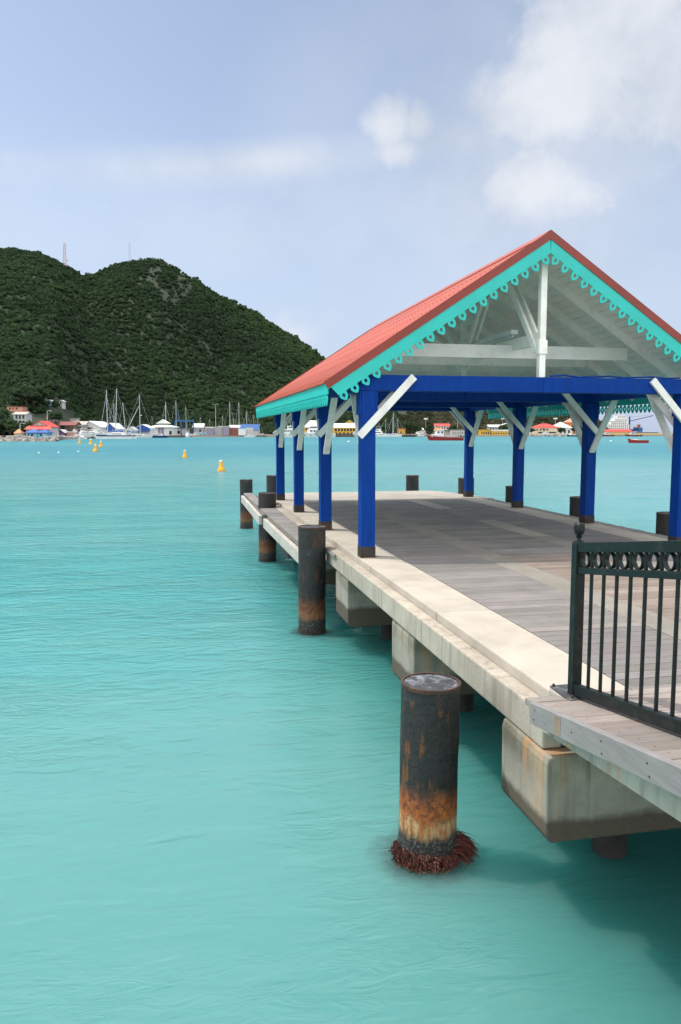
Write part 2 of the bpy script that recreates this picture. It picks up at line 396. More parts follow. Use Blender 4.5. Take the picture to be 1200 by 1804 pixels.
# deeper water plus painted shade and dark reflection beside the pier's near end
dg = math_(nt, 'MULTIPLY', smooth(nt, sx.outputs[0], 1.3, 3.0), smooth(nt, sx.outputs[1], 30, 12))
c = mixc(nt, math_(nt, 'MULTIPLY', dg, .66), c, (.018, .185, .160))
WEEDPTS = [(1.68, 5.06, .47), (1.90, 11.4, .38)]
for x_, y_, r_ in WEEDPTS:
    vd = nd(nt, 'ShaderNodeVectorMath', operation='DISTANCE'); vd.inputs[1].default_value = (x_, y_, WATER); lk(nt, P, vd.inputs[0])
    wn = math_(nt, 'ADD', vd.outputs['Value'], math_(nt, 'MULTIPLY', math_(nt, 'SUBTRACT', noise_(nt, pm((1, 1, 1)), 7, 5, .6), .5), .30))
    c = mixc(nt, math_(nt, 'MULTIPLY', smooth(nt, wn, r_, .20), .6), c, (.040, .050, .050))
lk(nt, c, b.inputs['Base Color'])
lk(nt, math_(nt, 'ADD', .17, math_(nt, 'MULTIPLY', smooth(nt, dist, 8, 140), .30)), b.inputs['Roughness']); b.inputs['IOR'].default_value = 1.333
b.inputs['Subsurface Weight'].default_value = 1.0; b.inputs['Subsurface Radius'].default_value = (.35, .9, .85); b.inputs['Subsurface Scale'].default_value = 3.2
W1 = noise_(nt, pm((.55, 1.25, 1), .12), 2.6, 3, .5, .5)
W2 = noise_(nt, pm((.5, 1.2, 1), -.2), 7.5, 4, .55, .3)
W3 = noise_(nt, pm((.5, 1.1, 1), .3), .55, 3, .5)
W5 = noise_(nt, pm((.5, 1.3, 1), .08), 6.0, 3, .5, 1.2)
r5 = math_(nt, 'POWER', math_(nt, 'SUBTRACT', 1.0, math_(nt, 'ABSOLUTE', math_(nt, 'MULTIPLY', math_(nt, 'SUBTRACT', W5, .5), 4.0)), True), 2.0)
r5 = math_(nt, 'MULTIPLY', r5, smooth(nt, noise_(nt, pm((.4, 1.0, 1), .1), .9, 3, .5), .46, .66))
r1 = math_(nt, 'SUBTRACT', 1.0, math_(nt, 'ABSOLUTE', math_(nt, 'MULTIPLY', math_(nt, 'SUBTRACT', W1, .5), 2.6)))
W4 = noise_(nt, pm((.5, 1.2, 1), .1), .14, 2, .5)
h = math_(nt, 'ADD', math_(nt, 'ADD', math_(nt, 'MULTIPLY', r1, .034), math_(nt, 'MULTIPLY', r5, .013)), math_(nt, 'ADD', math_(nt, 'MULTIPLY', W2, .018), math_(nt, 'MULTIPLY', W3, .12)))
amp = smooth(nt, dist, 3.0, 26.0)
h2 = math_(nt, 'MULTIPLY', h, math_(nt, 'ADD', .30, math_(nt, 'MULTIPLY', amp, 1.8)))
h2 = math_(nt, 'ADD', h2, math_(nt, 'MULTIPLY', W4, .12))
bump(nt, b, h2, 1.0, 1.0)
M['water'] = m
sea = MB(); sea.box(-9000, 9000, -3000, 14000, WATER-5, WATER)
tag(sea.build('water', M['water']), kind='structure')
# ------------------------------------------------------------------ pier
def jit(a, b=None):
    k = R.uniform(a, b if b else 1.0); return (k, k, k)
pier = thing('pier', 'weathered timber and concrete pier reaching out over the turquoise water', 'pier', (4.86, 12, 0))
PO = pier.location
# edge slabs left and right, cast in lengths
for (x0, x1) in ((2.30, 2.83), (6.9, 7.42)):
    mb = MB(); y = 4.40
    for L in (2.35, 2.55, 3.05, 3.0, 3.0):
        y1 = min(y+L, 18.40); mb.box(x0 + R.uniform(-.004, .004), x1, y+.004, y1-.004, -.15, R.uniform(-.003, .003), jit(.93, 1.04)); y = y1
        if y >= 18.4: break
    mb.build('edge_slab', M['slab'], pier, PO, bevel=.012)
mb = MB(); y = 4.30
for L in (1.9, 2.3, 2.2, 3.0, 3.0, 3.0, 3.2):
    y1 = min(y+L, 21.0); mb.box(2.165, 2.298, y+.004, y1-.003, -.305, -.075, jit(.9, 1.05)); y = y1
mb.build('ledge_beam', M['ledge'], pier, PO, bevel=.014)
mb = MB(); mb.box(2.302, 7.6, 4.32, 18.2, -.30, -.152)
mb.build('deck_substructure', M['under'], pier, PO)
# decking in three bays between two concrete strips
mb = MB()
for bi, (x0, x1) in enumerate(((2.836, 3.90), (4.25, 5.47), (5.82, 6.894))):
    y = 4.33
    while y < 18.36:
        w = .142; k = R.uniform(.80, 1.10)
        warm = 1.0
        brown = bi == 1 and y < 9.6 or (bi == 2 and y < 8)
        t = (k*1.14, k*.97, k*.86) if brown else (k*R.uniform(.98, 1.05), k, k*R.uniform(.96, 1.04))
        z = R.uniform(-.004, .001)
        xs = [x0, x0 + (x1-x0)*R.choice((.38, .5, .62)), x1] if R.random() < .45 else [x0, x1]
        for a, b_ in zip(xs, xs[1:]):
            kk = R.uniform(.92, 1.06); mb.box(a+.002, b_-.002, y, y+w-.008, -.05, z, tuple(q*kk for q in t))
        y += w
mb.build('deck_boards', M['deck'], pier, PO, bevel=.003, seg=1)
mb = MB(); mb.box(2.84, 6.89, 4.34, 18.39, -.15, -.055); mb.build('joist_bed', M['under'], pier, PO)
for (x0, x1) in ((3.904, 4.246), (5.474, 5.816)):
    mb = MB(); y = 4.33
    for L in (2.4, 2.45, 2.3, 2.3, 2.3, 2.25):
        y1 = min(y+L, 18.38); mb.box(x0, x1, y+.004, y1-.004, -.05, R.uniform(-.001, .003), jit(*((.58, .66) if R.random() < .4 else (.86, 1.08)))); y = y1
    mb.build('concrete_strip', M['strip'], pier, PO, bevel=.005, seg=1)
# outer boards on the right side
mb = MB(); y = 4.4
while y < 18.3:
    mb.box(7.425, 7.68, y, y+.134, -.06, R.uniform(-.012, -.006), jit(.8, 1.1)); y += .142
mb.build('side_boards', M['deck'], pier, PO)
# far platform with one clipped corner
mb = MB()
poly = [(2.16, 18.41), (7.78, 18.41), (7.3, 20.75), (7.02, 21.25), (2.26, 21.25), (2.12, 21.16), (2.05, 20.95), (2.05, 18.6)]
mb.prism(poly, lambda u, v, w: (u, v, w-.155), .31)
mb.build('end_platform', M['strip'], pier, PO, bevel=.02)
# low fender walk outside the edge slab
mb = MB()
y = 10.78
while y < 16.42:
    x0 = 2.13 if y < 11.66 else 1.86 - (y-11.6)*.012
    mb.box(x0, 2.160 if y < 21 else 2.1, y, y+.150, -.125, -.085 + R.uniform(-.002, .002), jit(.95, 1.25)); y += .156
mb.build('fender_walk', M['deck'], pier, PO, bevel=.003, seg=1)
mb = MB(); y = 16.62
while y < 18.3:
    x0 = 1.80 if (y < 17.8) else 2.17
    mb.box(min(x0, 2.1), 2.160, y, y+.150, -.125, -.085, jit(.95, 1.25)); y += .156
mb.build('fender_walk', M['deck'], pier, PO, bevel=.003, seg=1)
mb = MB(); y = 18.42
while y < 22.4:
    mb.box(1.80 if y > 18.5 else 2.0, 2.04, y, y+.150, -.125, -.085, jit(.9, 1.2)); y += .156
mb.build('fender_walk', M['deck'], pier, PO, bevel=.003, seg=1)
for (xa, ya, xb, yb) in ((1.79, 11.66, 1.745, 16.35), (1.715, 16.9, 1.76, 22.5)):
    mb = MB(); mb.beam((xa, ya, -.255), (xb, yb, -.255), .075, .20)
    mb.build('fender_wale', M['fender'], pier, PO, bevel=.012)
    mb = MB(); mb.beam((xa+.075, ya, -.19), (xb+.075, yb, -.19), .06, .12); mb.build('wale_backing', M['under'], pier, PO)
for y in (11.9, 12.9, 14.4, 15.9, 17.4, 19.0, 20.5, 22):
    mb = MB(); mb.box(1.80, 2.165, y, y+.09, -.30, -.128); mb.build('walk_bearer', M['under'], pier, PO)
# black rubber edge at the front of the walk
mb = MB()
for k in range(4): mb.tube([(2.165+.001, 10.76+.0*k, -.14-.0*k), (2.2, 10.70, -.16-.02*k), (2.29, 10.72-.03*k, -.13)], .014, 6)
mb.build('mooring_rope', mat('black_rope', (.02, .02, .02), None, 9, .8), pier, PO)
# pile caps and the piles under them
for i, (y0, y1, zb, x0) in enumerate(((4.19, 4.88, -.86, 2.15), (7.07, 7.86, -.93, 2.185), (10.12, 10.93, -.98, 2.19), (13.1, 13.9, -.98, 2.19), (16.1, 16.9, -.98, 2.19), (19.1, 19.9, -.98, 2.19))):
    mb = MB(); e = .045
    prof = [(x0+.01, -.31), (x0-.003, -.36), (x0, zb+.05), (x0+.03, zb), (7.4, zb), (7.4, -.31)]
    mb.prism(prof, lambda u, v, w: (u, (y0+y1)/2 + w, v), y1-y0)
    mb.build('pile_cap', M['cap'], pier, PO, bevel=.014)
    for x in (2.98, 6.6):
        mb = MB(); mb.tube([(x, y1-.04, -5), (x, y1-.04, zb+.02)], .12, 20)
        mb.build('support_pile', M['darkpile'], pier, (PO.x, PO.y, 0) if False else PO, smooth=True)

# ------------------------------------------------------------------ boardwalk ramp (near right)
ramp_ = thing('boardwalk_ramp', 'sloping boardwalk ramp with ribbed grey edge board in the near right corner', 'ramp', (4.6, 2, .3))
RO = ramp_.location
zr = lambda y: .07 + .149*(4.06-y)
mb = MB(); y = 4.30
while y > -2.5:
    k = R.uniform(.92, 1.28); jz = R.uniform(-.002, .002)
    t = (k*R.uniform(1.08, 1.2), k*1.05, k*1.0)
    y1 = y-.136
    mb.add([(2.04, y1, zr(y1)-.04), (7.5, y1, zr(y1)-.04), (7.5, y, zr(y)-.04), (2.04, y, zr(y)-.04),
            (2.04, y1, zr(y1)+jz), (7.5, y1, zr(y1)+jz), (7.5, y, zr(y)+jz), (2.04, y, zr(y)+jz)],
           [[3,2,1,0],[4,5,6,7],[0,1,5,4],[1,2,6,5],[2,3,7,6],[3,0,4,7]], t)
    y -= .142
mb.build('ramp_boards', M['deck'], ramp_, RO, bevel=.003, seg=1)
mb = MB(); y = 4.30-.071
while y > .8:
    for x in (2.11, 3.4, 4.6):
        xx_ = x + R.uniform(-.006, .006); yy_ = y + R.uniform(-.03, .03); q = [(xx_+.0034*math.cos(k*1.047), yy_+.0034*math.sin(k*1.047)) for k in range(6)]
        mb.add([(a, b_, zr(b_)+.0025) for a, b_ in q] + [(a, b_, zr(b_)+.0035) for a, b_ in q], [[5,4,3,2,1,0][::-1], [6,7,8,9,10,11]])
    y -= .142
nl = mb.build('nail_heads', M['shoe'], ramp_, RO); nl['kind'] = 'stuff'
mb = MB(); mb.beam((2.008, 4.12, zr(4.12)-.050), (2.008, -2.5, zr(-2.5)-.050), .045, .125)
fa = mb.build('edge_board', M['fascia'], ramp_, RO, bevel=.004)
mb = MB()
for y, dz in ((4.05, .03), (4.06, -.03), (3.62, .0), (3.33, .025), (3.32, -.035), (2.95, .02), (2.93, -.035)):
    mb = MB(); mb.lathe([(.0045, -.001), (.004, .002)], 8)
    n = 16
    mb.v[-n:] = [(1.9845 - v_[2]*1.2, y + v_[0], zr(y)-.05 + dz + v_[1]) for v_ in mb.v[-n:]]
    mb.build('bolt', M['shoe'], fa, RO)
mb = MB()
q = [(1.9848, 3.74, zr(3.74)-.108), (1.9848, 3.81, zr(3.81)-.108), (1.9848, 3.815, zr(3.81)+.0), (1.9848, 3.74, zr(3.74)-.002)]
mb.add(q + [(x-.0012, y, z) for x, y, z in q], [[0,1,2,3],[7,6,5,4],[0,4,5,1],[1,5,6,2],[2,6,7,3],[3,7,4,0]])
mb.build('rust_patch', M['oldrust'], fa, RO)
mb = MB()
ys = [4.18, 3.4, 2.6, 1.2, -2.5]
for a, b_ in zip(ys, ys[1:]):
    za, zb_ = zr(a)-.115, zr(b_)-.115; ba, bb = -.125+.075*(4.18-a), -.125+.075*(4.18-b_)
    mb.add([(2.09, b_, bb), (2.36, b_, bb), (2.36, a, ba), (2.09, a, ba), (2.09, b_, zb_), (2.36, b_, zb_), (2.36, a, za), (2.09, a, za)],
           [[3,2,1,0],[4,5,6,7],[0,1,5,4],[1,2,6,5],[2,3,7,6],[3,0,4,7]])
mb.build('edge_beam', M['rampbeam'], ramp_, RO)
mb = MB()
for x in (3.4, 4.6, 5.8, 7.0):
    mb.beam((x, 4.2, zr(4.2)-.15), (x, -2.5, zr(-2.5)-.15), .12, .2)
mb.build('joists', M['under'], ramp_, RO)

# ------------------------------------------------------------------ railing
rail = thing('railing', 'dark green metal railing with ring frieze and pine cone finial on the ramp', 'railing', (2.33, 4.23, .03))
LO = rail.location; RX = 2.33; sl = .149
zl = lambda z0, y: z0 + sl*(4.21-y)
ye = .45
def rpost(y):
    mb = MB(); z0 = max(.03, zr(y)); mb.box(RX-.031, RX+.031, y-.031, y+.031, z0, zl(.985, y) + .012)
    p = mb.build('post', M['rail'], rail, LO, bevel=.005)
    mb = MB(); zt = zl(.985, y)+.012
    mb.lathe([(.030, 0), (.030, .010), (.014, .018), (.010, .028), (.019, .034), (.021, .040), (.014, .046), (.024, .058), (.030, .074), (.029, .090), (.021, .108), (.010, .120), (.003, .126)], 20, (RX, y, zt))
    for k in range(7):      # cone scales
        z = .054 + k*.0095; r = .030*math.sin(min(1.0, .42+k*.12)*PI*.62)
        for j in range(9):
            a = 2*PI*(j + (k % 2)*.5)/9
            mb.lathe([(.0015, -.003), (.006, .001), (.0015, .006)], 5, (RX+(r)*math.cos(a), y+(r)*math.sin(a), zt+z))
    mb.build('finial', M['rail'], p, LO, smooth=True)
for y in (4.23, ye): rpost(y)
def rbar(name, z0, h, w, y0=4.198, y1=ye+.031):
    mb = MB(); mb.beam((RX, y0, zl(z0, y0)), (RX, y1, zl(z0, y1)), w, h); return mb.build(name, M['rail'], rail, LO, bevel=.004)
rbar('top_rail', .970, .058, .050); rbar('middle_rail', .830, .038, .042); rbar('bottom_rail', .098, .068, .050)
y = 4.071
while y > ye+.08:
    mb = MB(); mb.tube([(RX, y, zl(.130, y)), (RX, y, zl(.942, y))], .0105, 10); mb.build('baluster', M['rail'], rail, LO, smooth=True)
    y -= .1325
y = 4.071+.066
while y > ye+.1:
    mb = MB(); vs = []; fs = []; n = 28; zc = zl(.896, y)
    for k in range(n):
        a = 2*PI*k/n
        for (rr, xx) in ((.0455, -.012), (.0455, .012), (.0385, .012), (.0385, -.012)): vs.append((RX+xx, y+rr*math.cos(a), zc+rr*math.sin(a)))
    for k in range(n):
        for j in range(4): fs.append([4*k+j, 4*k+(j+1) % 4, 4*((k+1) % n)+(j+1) % 4, 4*((k+1) % n)+j])
    mb.add(vs, fs); mb.build('ring', M['rail'], rail, LO, smooth=True)
    y -= .1325
pad = MB(); pad.box(2.255, 2.455, 4.135, 4.415, -.0, .050)
pd = pad.build('base_pad', M['pad'], rail, LO, bevel=.012)
mb = MB(); mb.prism([(2.252, 4.135), (2.36, 4.133), (2.456, 4.15), (2.458, 4.40), (2.40, 4.417), (2.26, 4.413)], lambda u, v, w: (u, v, .056+w), .014); mb.build('pad_coating', M['coat'], pd, LO, bevel=.004)
for x, y in ((2.275, 4.39), (2.285, 4.17), (2.40, 4.18), (2.40, 4.38)):
    mb = MB(); mb.lathe([(.011, .06), (.011, .074), (.006, .080)], 6, (x, y, 0)); mb.build('bolt', M['pilerim'], pd, LO)

# ------------------------------------------------------------------ mooring piles
def mooring_pile(x, y, ztop, label, tilt=(0, 0), weed=False, r=.205):
    t = thing('mooring_pile', label, 'mooring pile', (x, y, WATER), 0, 'steel mooring piles around the pier')
    H = ztop - WATER; tx, ty = tilt
    prof = []; vs = []; fs = []; n = 48; rows = 22
    for i in range(rows+1):
        z = -3 + (H+3)*i/rows
        for k in range(n):
            a = 2*PI*k/n; rr = r + (.004*noise.noise((x*3+math.cos(a)*2, y+math.sin(a)*2, z*3)) + .0025*noise.noise((x+math.cos(a)*9, y+math.sin(a)*9, z*12)))
            vs.append((rr*math.cos(a)+tx*z, rr*math.sin(a)+ty*z, z))
    for i in range(rows):
        for k in range(n): fs.append([i*n+k, i*n+(k+1) % n, (i+1)*n+(k+1) % n, (i+1)*n+k])
    base = len(vs)
    for k in range(n):
        a = 2*PI*k/n; vs.append(((r-.014)*math.cos(a)+tx*H, (r-.014)*math.sin(a)+ty*H, H))
    for k in range(n):
        a = 2*PI*k/n; vs.append(((r-.014)*math.cos(a)+tx*H, (r-.014)*math.sin(a)+ty*H, H-.03))
    for k in range(n):
        j = (k+1) % n
        fs.append([rows*n+k, rows*n+j, base+j, base+k]); fs.append([base+k, base+j, base+n+j, base+n+k])
    mb = MB(); mb.add(vs, fs); mb.build('pipe', M['pile' if weed == 1 else 'pile2'], t, smooth=True)
    mb = MB(); vs = []; fs = []; rings = 8
    for i in range(rings+1):
        for k in range(n):
            a = 2*PI*k/n; rr = (r-.0145)*(1-i/rings*.98)
            vs.append((rr*math.cos(a)+tx*H, rr*math.sin(a)+ty*H, H-.006 + .006*noise.noise((x+rr*9*math.cos(a), y+rr*9*math.sin(a), 3))))
    for i in range(rings):
        for k in range(n): fs.append([i*n+k, i*n+(k+1) % n, (i+1)*n+(k+1) % n, (i+1)*n+k])
    fs.append([rings*n+k for k in range(n)])
    mb.add(vs, fs); mb.build('infill', M['pilecap'], t, smooth=True)
    mb = MB(); vs = []; fs = []
    for k in range(n):
        a = 2*PI*k/n
        for rr, zz in ((r+.004, H-.022), (r+.005+.003*noise.noise((k*.5, x, y)), H+.003+.004*noise.noise((k*.7, y, x))), (r-.013, H+.004+.003*noise.noise((k*.9, y, 1))), (r-.012, H-.02)):
            vs.append((rr*math.cos(a)+tx*H, rr*math.sin(a)+ty*H, zz))
    for k in range(n):
        for j in range(4): fs.append([4*k+j, 4*k+(j+1) % 4, 4*((k+1) % n)+(j+1) % 4, 4*((k+1) % n)+j])
    mb.add(vs, fs); mb.build('rim', M['pilerim'], t)
    if weed:
        mb = MB(); rw = random.Random(5)
        for i in range(7000 if weed == 1 else 260):
            a = rw.uniform(0, 2*PI)
            if weed == 1 and noise.noise((a*2.2, 4, 1)) + .35*math.cos(a+2.0) < rw.uniform(-.75, .15): continue
            front = .5+.5*math.cos(a + 2.2)        # thicker towards the seaward side
            z0 = rw.uniform(-.02, .105)*(.30+.70*front)
            L = rw.uniform(.02, .058)*(.45+.75*front)*(.75+.5*noise.noise((a*3, 1, 2))) * (1 if weed == 1 else .5)
            pts = []; ro = r-.005 + rw.random()**2*.075*front*max(.1, 1-z0/.13); p = Vector((ro*math.cos(a), ro*math.sin(a), z0)); d = Vector((math.cos(a)*.7+rw.gauss(0, .7), math.sin(a)*.7+rw.gauss(0, .7), rw.uniform(-.9, .6))).normalized()
            if weed == 1 and rw.random() < .10:    # a trailing tuft on the pier side
                a = rw.gauss(-.25, .30); p = Vector(((r+.0)*math.cos(a), r*math.sin(a), rw.uniform(0, .13))); d = Vector((1, rw.gauss(-.2, .35), rw.uniform(-.3, .25))).normalized(); L = rw.uniform(.08, .20)
            tw = Vector((rw.gauss(0, .7), rw.gauss(0, .7), -1.3))
            for k in range(4):
                pts.append(p.copy()); p += d*(L/3); d = (d + tw*.38).normalized()
            w = rw.uniform(.0016, .0036); side = d.cross(Vector((rw.gauss(0,1), rw.gauss(0,1), rw.gauss(0,1)))).normalized()
            k_ = rw.uniform(.5, 1.9); tc = (k_, k_*rw.uniform(.7, 1.4), k_*rw.uniform(.6, 1.2))
            mb.tube(pts, [w, w*1.15, w, w*.35], 3, False, tc)
        s_ = mb.build('seaweed', M['weed'], t, fix=False); s_['kind'] = 'stuff'
    return t
mooring_pile(1.675, 5.06, -.085, 'tallest looking rusty steel pile standing alone in the foreground water', (.012, .0), 1, .205)
mooring_pile(1.915, 11.4, .255, 'dark steel pile beside the front corner of the pier, second nearest', (.004, 0), 2)
mooring_pile(1.985, 18.07, .25, 'dark pile with orange rust band between the two grey fender beams', (.003, 0), 2)
mooring_pile(2.04, 24.5, .18, 'leftmost pile, at the far end of the second fender beam', (0, 0), 2, .2)
mooring_pile(2.72, 23.0, .38, 'pile mostly hidden behind the farthest blue post on the left', (0, 0))
mooring_pile(6.83, 22.4, .37, 'dark pile standing alone beyond the far edge of the pier platform', (0, 0), 0, .19)
mooring_pile(7.62, 20.0, .415, 'dark pile just left of the farthest blue post on the right', (0, 0), 0, .215)
mooring_pile(7.98, 17.7, .345, 'dark pile left of the second farthest blue post on the right', (0, 0), 0, .205)
mooring_pile(7.98, 14.5, .34, 'dark pile half hidden by the second nearest blue post on the right', (0, 0), 0, .2)
mooring_pile(7.93, 11.45, .325, 'short dark pile beside the nearest blue post on the right', (0, 0), 0, .205)

# ------------------------------------------------------------------ pavilion
pav = thing('pier_pavilion', 'open pavilion with red roof, turquoise lace trim and blue posts on the pier', 'pavilion', (4.86, 14.5, 0))
VO = pav.location
XL, XR, XC = 2.42, 7.30, 4.86
YS = (10.0, 13.0, 16.0, 19.0)
Y0, Y1 = 9.84, 19.12
SL = .66
zroof = lambda x: 4.285 - SL*abs(x-XC)
ang = math.atan(SL)
FR = 7.08      # the front right post stands a little further in
for X0_ in (XL, XR):
    for Y in YS:
        X = FR if (X0_ == XR and Y == YS[0]) else X0_
        mb = MB(); mb.box(X-.094, X+.094, Y-.1, Y+.1, .012, 2.188)
        e = 1 if X == XL else -1
        for sx_ in (-1, 1): mb.box(*sorted((X+sx_*.0955, X+sx_*.124)), Y-.098, Y+.098, 1.88, 2.186)
        p = mb.build('post', M['blue'], pav, VO, bevel=.006)
        mb = MB(); mb.box(X-.099, X+.099, Y-.105, Y+.105, .003, .150); mb.build('steel_shoe', M['shoe'], p, VO, bevel=.004)
        # rust washed over the slab round the shoe
        mb = MB()
        pl = []
        for k in range(22):
            a = 2*PI*k/22; rr = .135 + .05*noise.noise((X*3+math.cos(a)*1.7, Y+math.sin(a)*1.7, 2))
            pl.append((X+rr*1.15*math.cos(a), Y+rr*math.sin(a)*.95))
        pl = [(min(max(u, 2.305), 7.415), v_) for u, v_ in pl]
        mb.prism(pl, lambda u, v_, w: (u, v_, .0045+w), .002); mb.build('rust_wash', M['ruststain'], p, VO)
for Y in YS:
    for a, b_ in ((2.30, XC-.002), (XC+.002, 7.42)):
        mb = MB(); mb.box(a, b_, Y-.103, Y+.103, 2.19, 2.395); mb.build('cross_beam', M['blue'], pav, VO, bevel=.005)
for X in (XL, XR):
    for a, b_ in zip(YS, YS[1:]):
        mb = MB(); xa_ = FR if (X == XR and a == YS[0]) else X; mb.beam((xa_+(X-xa_)*.035, a+.105, 2.2895), (xa_+(X-xa_)*.965, b_-.105, 2.2895), .15, .191, (1, 0, 0)); mb.build('side_beam', M['blue'], pav, VO, bevel=.005)
def plank(a, b_, w, h, side, par=pav, m='white', name='brace'):
    mb = MB(); mb.beam(a, b_, w, h, side); return mb.build(name, M[m], par, VO, bevel=.004)
for X0_ in (XL, XR):
    e = 1 if X0_ == XL else -1
    for i, Y in enumerate(YS):
        X = FR if (X0_ == XR and i == 0) else X0_
        for o_ in (-.1255, .1255):
            plank((X-e*.13, Y+o_, 1.60), (X+e*.60, Y+o_, 2.375), .044, .098, (0, 1, 0), name='knee_brace')
        for sgn in ((1,) if i == 0 else (-1,) if i == 3 else (-1, 1)):
            plank((X, Y+sgn*.105, 1.30), (X, Y+sgn*.86, 2.265), .105, .045, (1, 0, 0), name='knee_brace')
# roof trusses
for i, Y in enumerate(YS):
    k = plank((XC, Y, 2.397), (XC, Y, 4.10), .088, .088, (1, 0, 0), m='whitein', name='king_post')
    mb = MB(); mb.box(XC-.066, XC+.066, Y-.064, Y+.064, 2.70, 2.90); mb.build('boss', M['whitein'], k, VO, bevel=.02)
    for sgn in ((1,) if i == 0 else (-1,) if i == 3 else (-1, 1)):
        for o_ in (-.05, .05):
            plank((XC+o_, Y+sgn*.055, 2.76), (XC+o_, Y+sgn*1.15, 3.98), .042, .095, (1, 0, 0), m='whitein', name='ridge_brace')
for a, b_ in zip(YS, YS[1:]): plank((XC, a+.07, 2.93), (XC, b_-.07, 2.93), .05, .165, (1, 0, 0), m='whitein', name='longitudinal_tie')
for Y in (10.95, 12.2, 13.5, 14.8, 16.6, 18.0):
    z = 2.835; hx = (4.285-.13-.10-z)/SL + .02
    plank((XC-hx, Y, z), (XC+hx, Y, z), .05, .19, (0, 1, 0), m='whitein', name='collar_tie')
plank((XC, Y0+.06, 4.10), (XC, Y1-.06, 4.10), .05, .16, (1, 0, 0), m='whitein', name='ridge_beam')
for sg in (-1, 1):
    y = Y0 + .12
    while y < Y1-.05:
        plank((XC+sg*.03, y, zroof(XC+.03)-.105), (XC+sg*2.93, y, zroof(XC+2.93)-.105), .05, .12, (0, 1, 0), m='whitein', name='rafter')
        y += .80 if y < 10 else .815
    # sheathing boards under the sheet metal (object coords start at the ridge)
    mb = MB(); n_ = (Vector((sg*SL, 0, 1))).normalized()
    a = Vector((XC+sg*.002, 0, zroof(XC)-.044)); b_ = Vector((XC+sg*2.97, 0, zroof(XC+2.97)-.044))
    mb.add([(a.x, Y0+.01, a.z), (b_.x, Y0+.01, b_.z), (b_.x, Y1-.01, b_.z), (a.x, Y1-.01, a.z), (a.x, Y0+.01, a.z+.022), (b_.x, Y0+.01, b_.z+.022), (b_.x, Y1-.01, b_.z+.022), (a.x, Y1-.01, a.z+.022)],
           [[0,1,2,3],[7,6,5,4],[4,5,1,0],[5,6,2,1],[6,7,3,2],[7,4,0,3]])
    mb.build('roof_boarding', M['ceil'], pav, VO)
    # corrugated sheet
    mb = MB(); vs = []; fs = []; N = 840; steps = 2
    Lx = 3.03
    for i in range(N+1):
        yy = Y0-.012 + (Y1-Y0+.024)*i/N; dz = .0042*math.cos(2*PI*yy/.0915)
        for j in range(steps+1):
            xx = XC + sg*(.004 + Lx*j/steps); vs.append((xx, yy, zroof(xx)+dz-.004))
    for i in range(N):
        for j in range(steps): fs.append([i*3+j, i*3+j+1, (i+1)*3+j+1, (i+1)*3+j])
    mb.add(vs, fs); rs = mb.build('roof_sheet', M['roof'], pav, VO, smooth=False)
    sd = rs.modifiers.new('thick', 'SOLIDIFY'); sd.thickness = .004; sd.offset = -1
    for p_ in rs.data.polygons: p_.use_smooth = True
    mb = MB()
    for q in (.18, .62, 1.08, 1.54, 2.0, 2.46, 2.90):
        yy = Y0+.1
        while yy < Y1:
            xx = XC+sg*q; yk = round(yy/.0915)*.0915
            mb.lathe([(.013, .001), (.011, .006), (.004, .010)], 6, (xx, yk, zroof(xx)+.004)); yy += .183
    o = mb.build('roof_screws', M['roof'], rs, VO); o['kind'] = 'stuff'
mb = MB()
for sg in (-1, 1):
    vs = []
    for yy in (Y0-.02, Y1+.02):
        for q, dz in ((0, .028), (.17, .014), (.17, .008), (0, .022)): vs.append((XC+sg*q, yy, zroof(XC+q)+dz))
    mb.add(vs, [[0,1,5,4],[1,2,6,5],[2,3,7,6],[0,3,2,1],[4,5,6,7]])
mb.build('ridge_cap', M['roof'], pav, VO)
# rake flashing + lace boards, both gable ends
def drop_outline(n=26, r=.062, tip=.150):
    """teardrop: round above, ogee to a point below; u across, v down from the neck"""
    o_ = []
    for k in range(n):
        a = -PI/2 + 2*PI*k/n                 # starts at the top (v small)
        u, v_ = r*math.cos(a), r*math.sin(a)
        if v_ > 0:
            s = v_/r; v_ = v_ + (tip-.068-r)*s**6.0; u = u*(1-.10*s*s) if s < .98 else 0.0
        o_.append((u, .068+v_))
    return o_
OUT = drop_outline(); INN = [(u*.40, .068+(v_-.068)*.42) for u, v_ in OUT]
def hook(c0, s):
    return [(c0+s*.030, -.004), (c0+s*.058, .006), (c0+s*.074, .030), (c0+s*.064, .048), (c0+s*.050, .040), (c0+s*.056, .030), (c0+s*.044, .022), (c0+s*.026, .030)]
def lace(mb, n, pitch, u0, fn, t, k=1.0, hooks=True):
    for i in range(n):
        c = u0 + (i+.5)*pitch
        mb.ring([(c+u*k, v_*k) for u, v_ in OUT], [(c+u*k, v_*k) for u, v_ in INN], fn, t)
        mb.prism([(c-.020*k, -.012), (c+.020*k, -.012), (c+.014*k, .020*k), (c-.014*k, .020*k)], fn, t*.86)
        if hooks:
            for s in (-1,): mb.prism([(c+(u-c)*k, v_*k - .002) for u, v_ in hook(c, s)][::s], fn, t*.74)
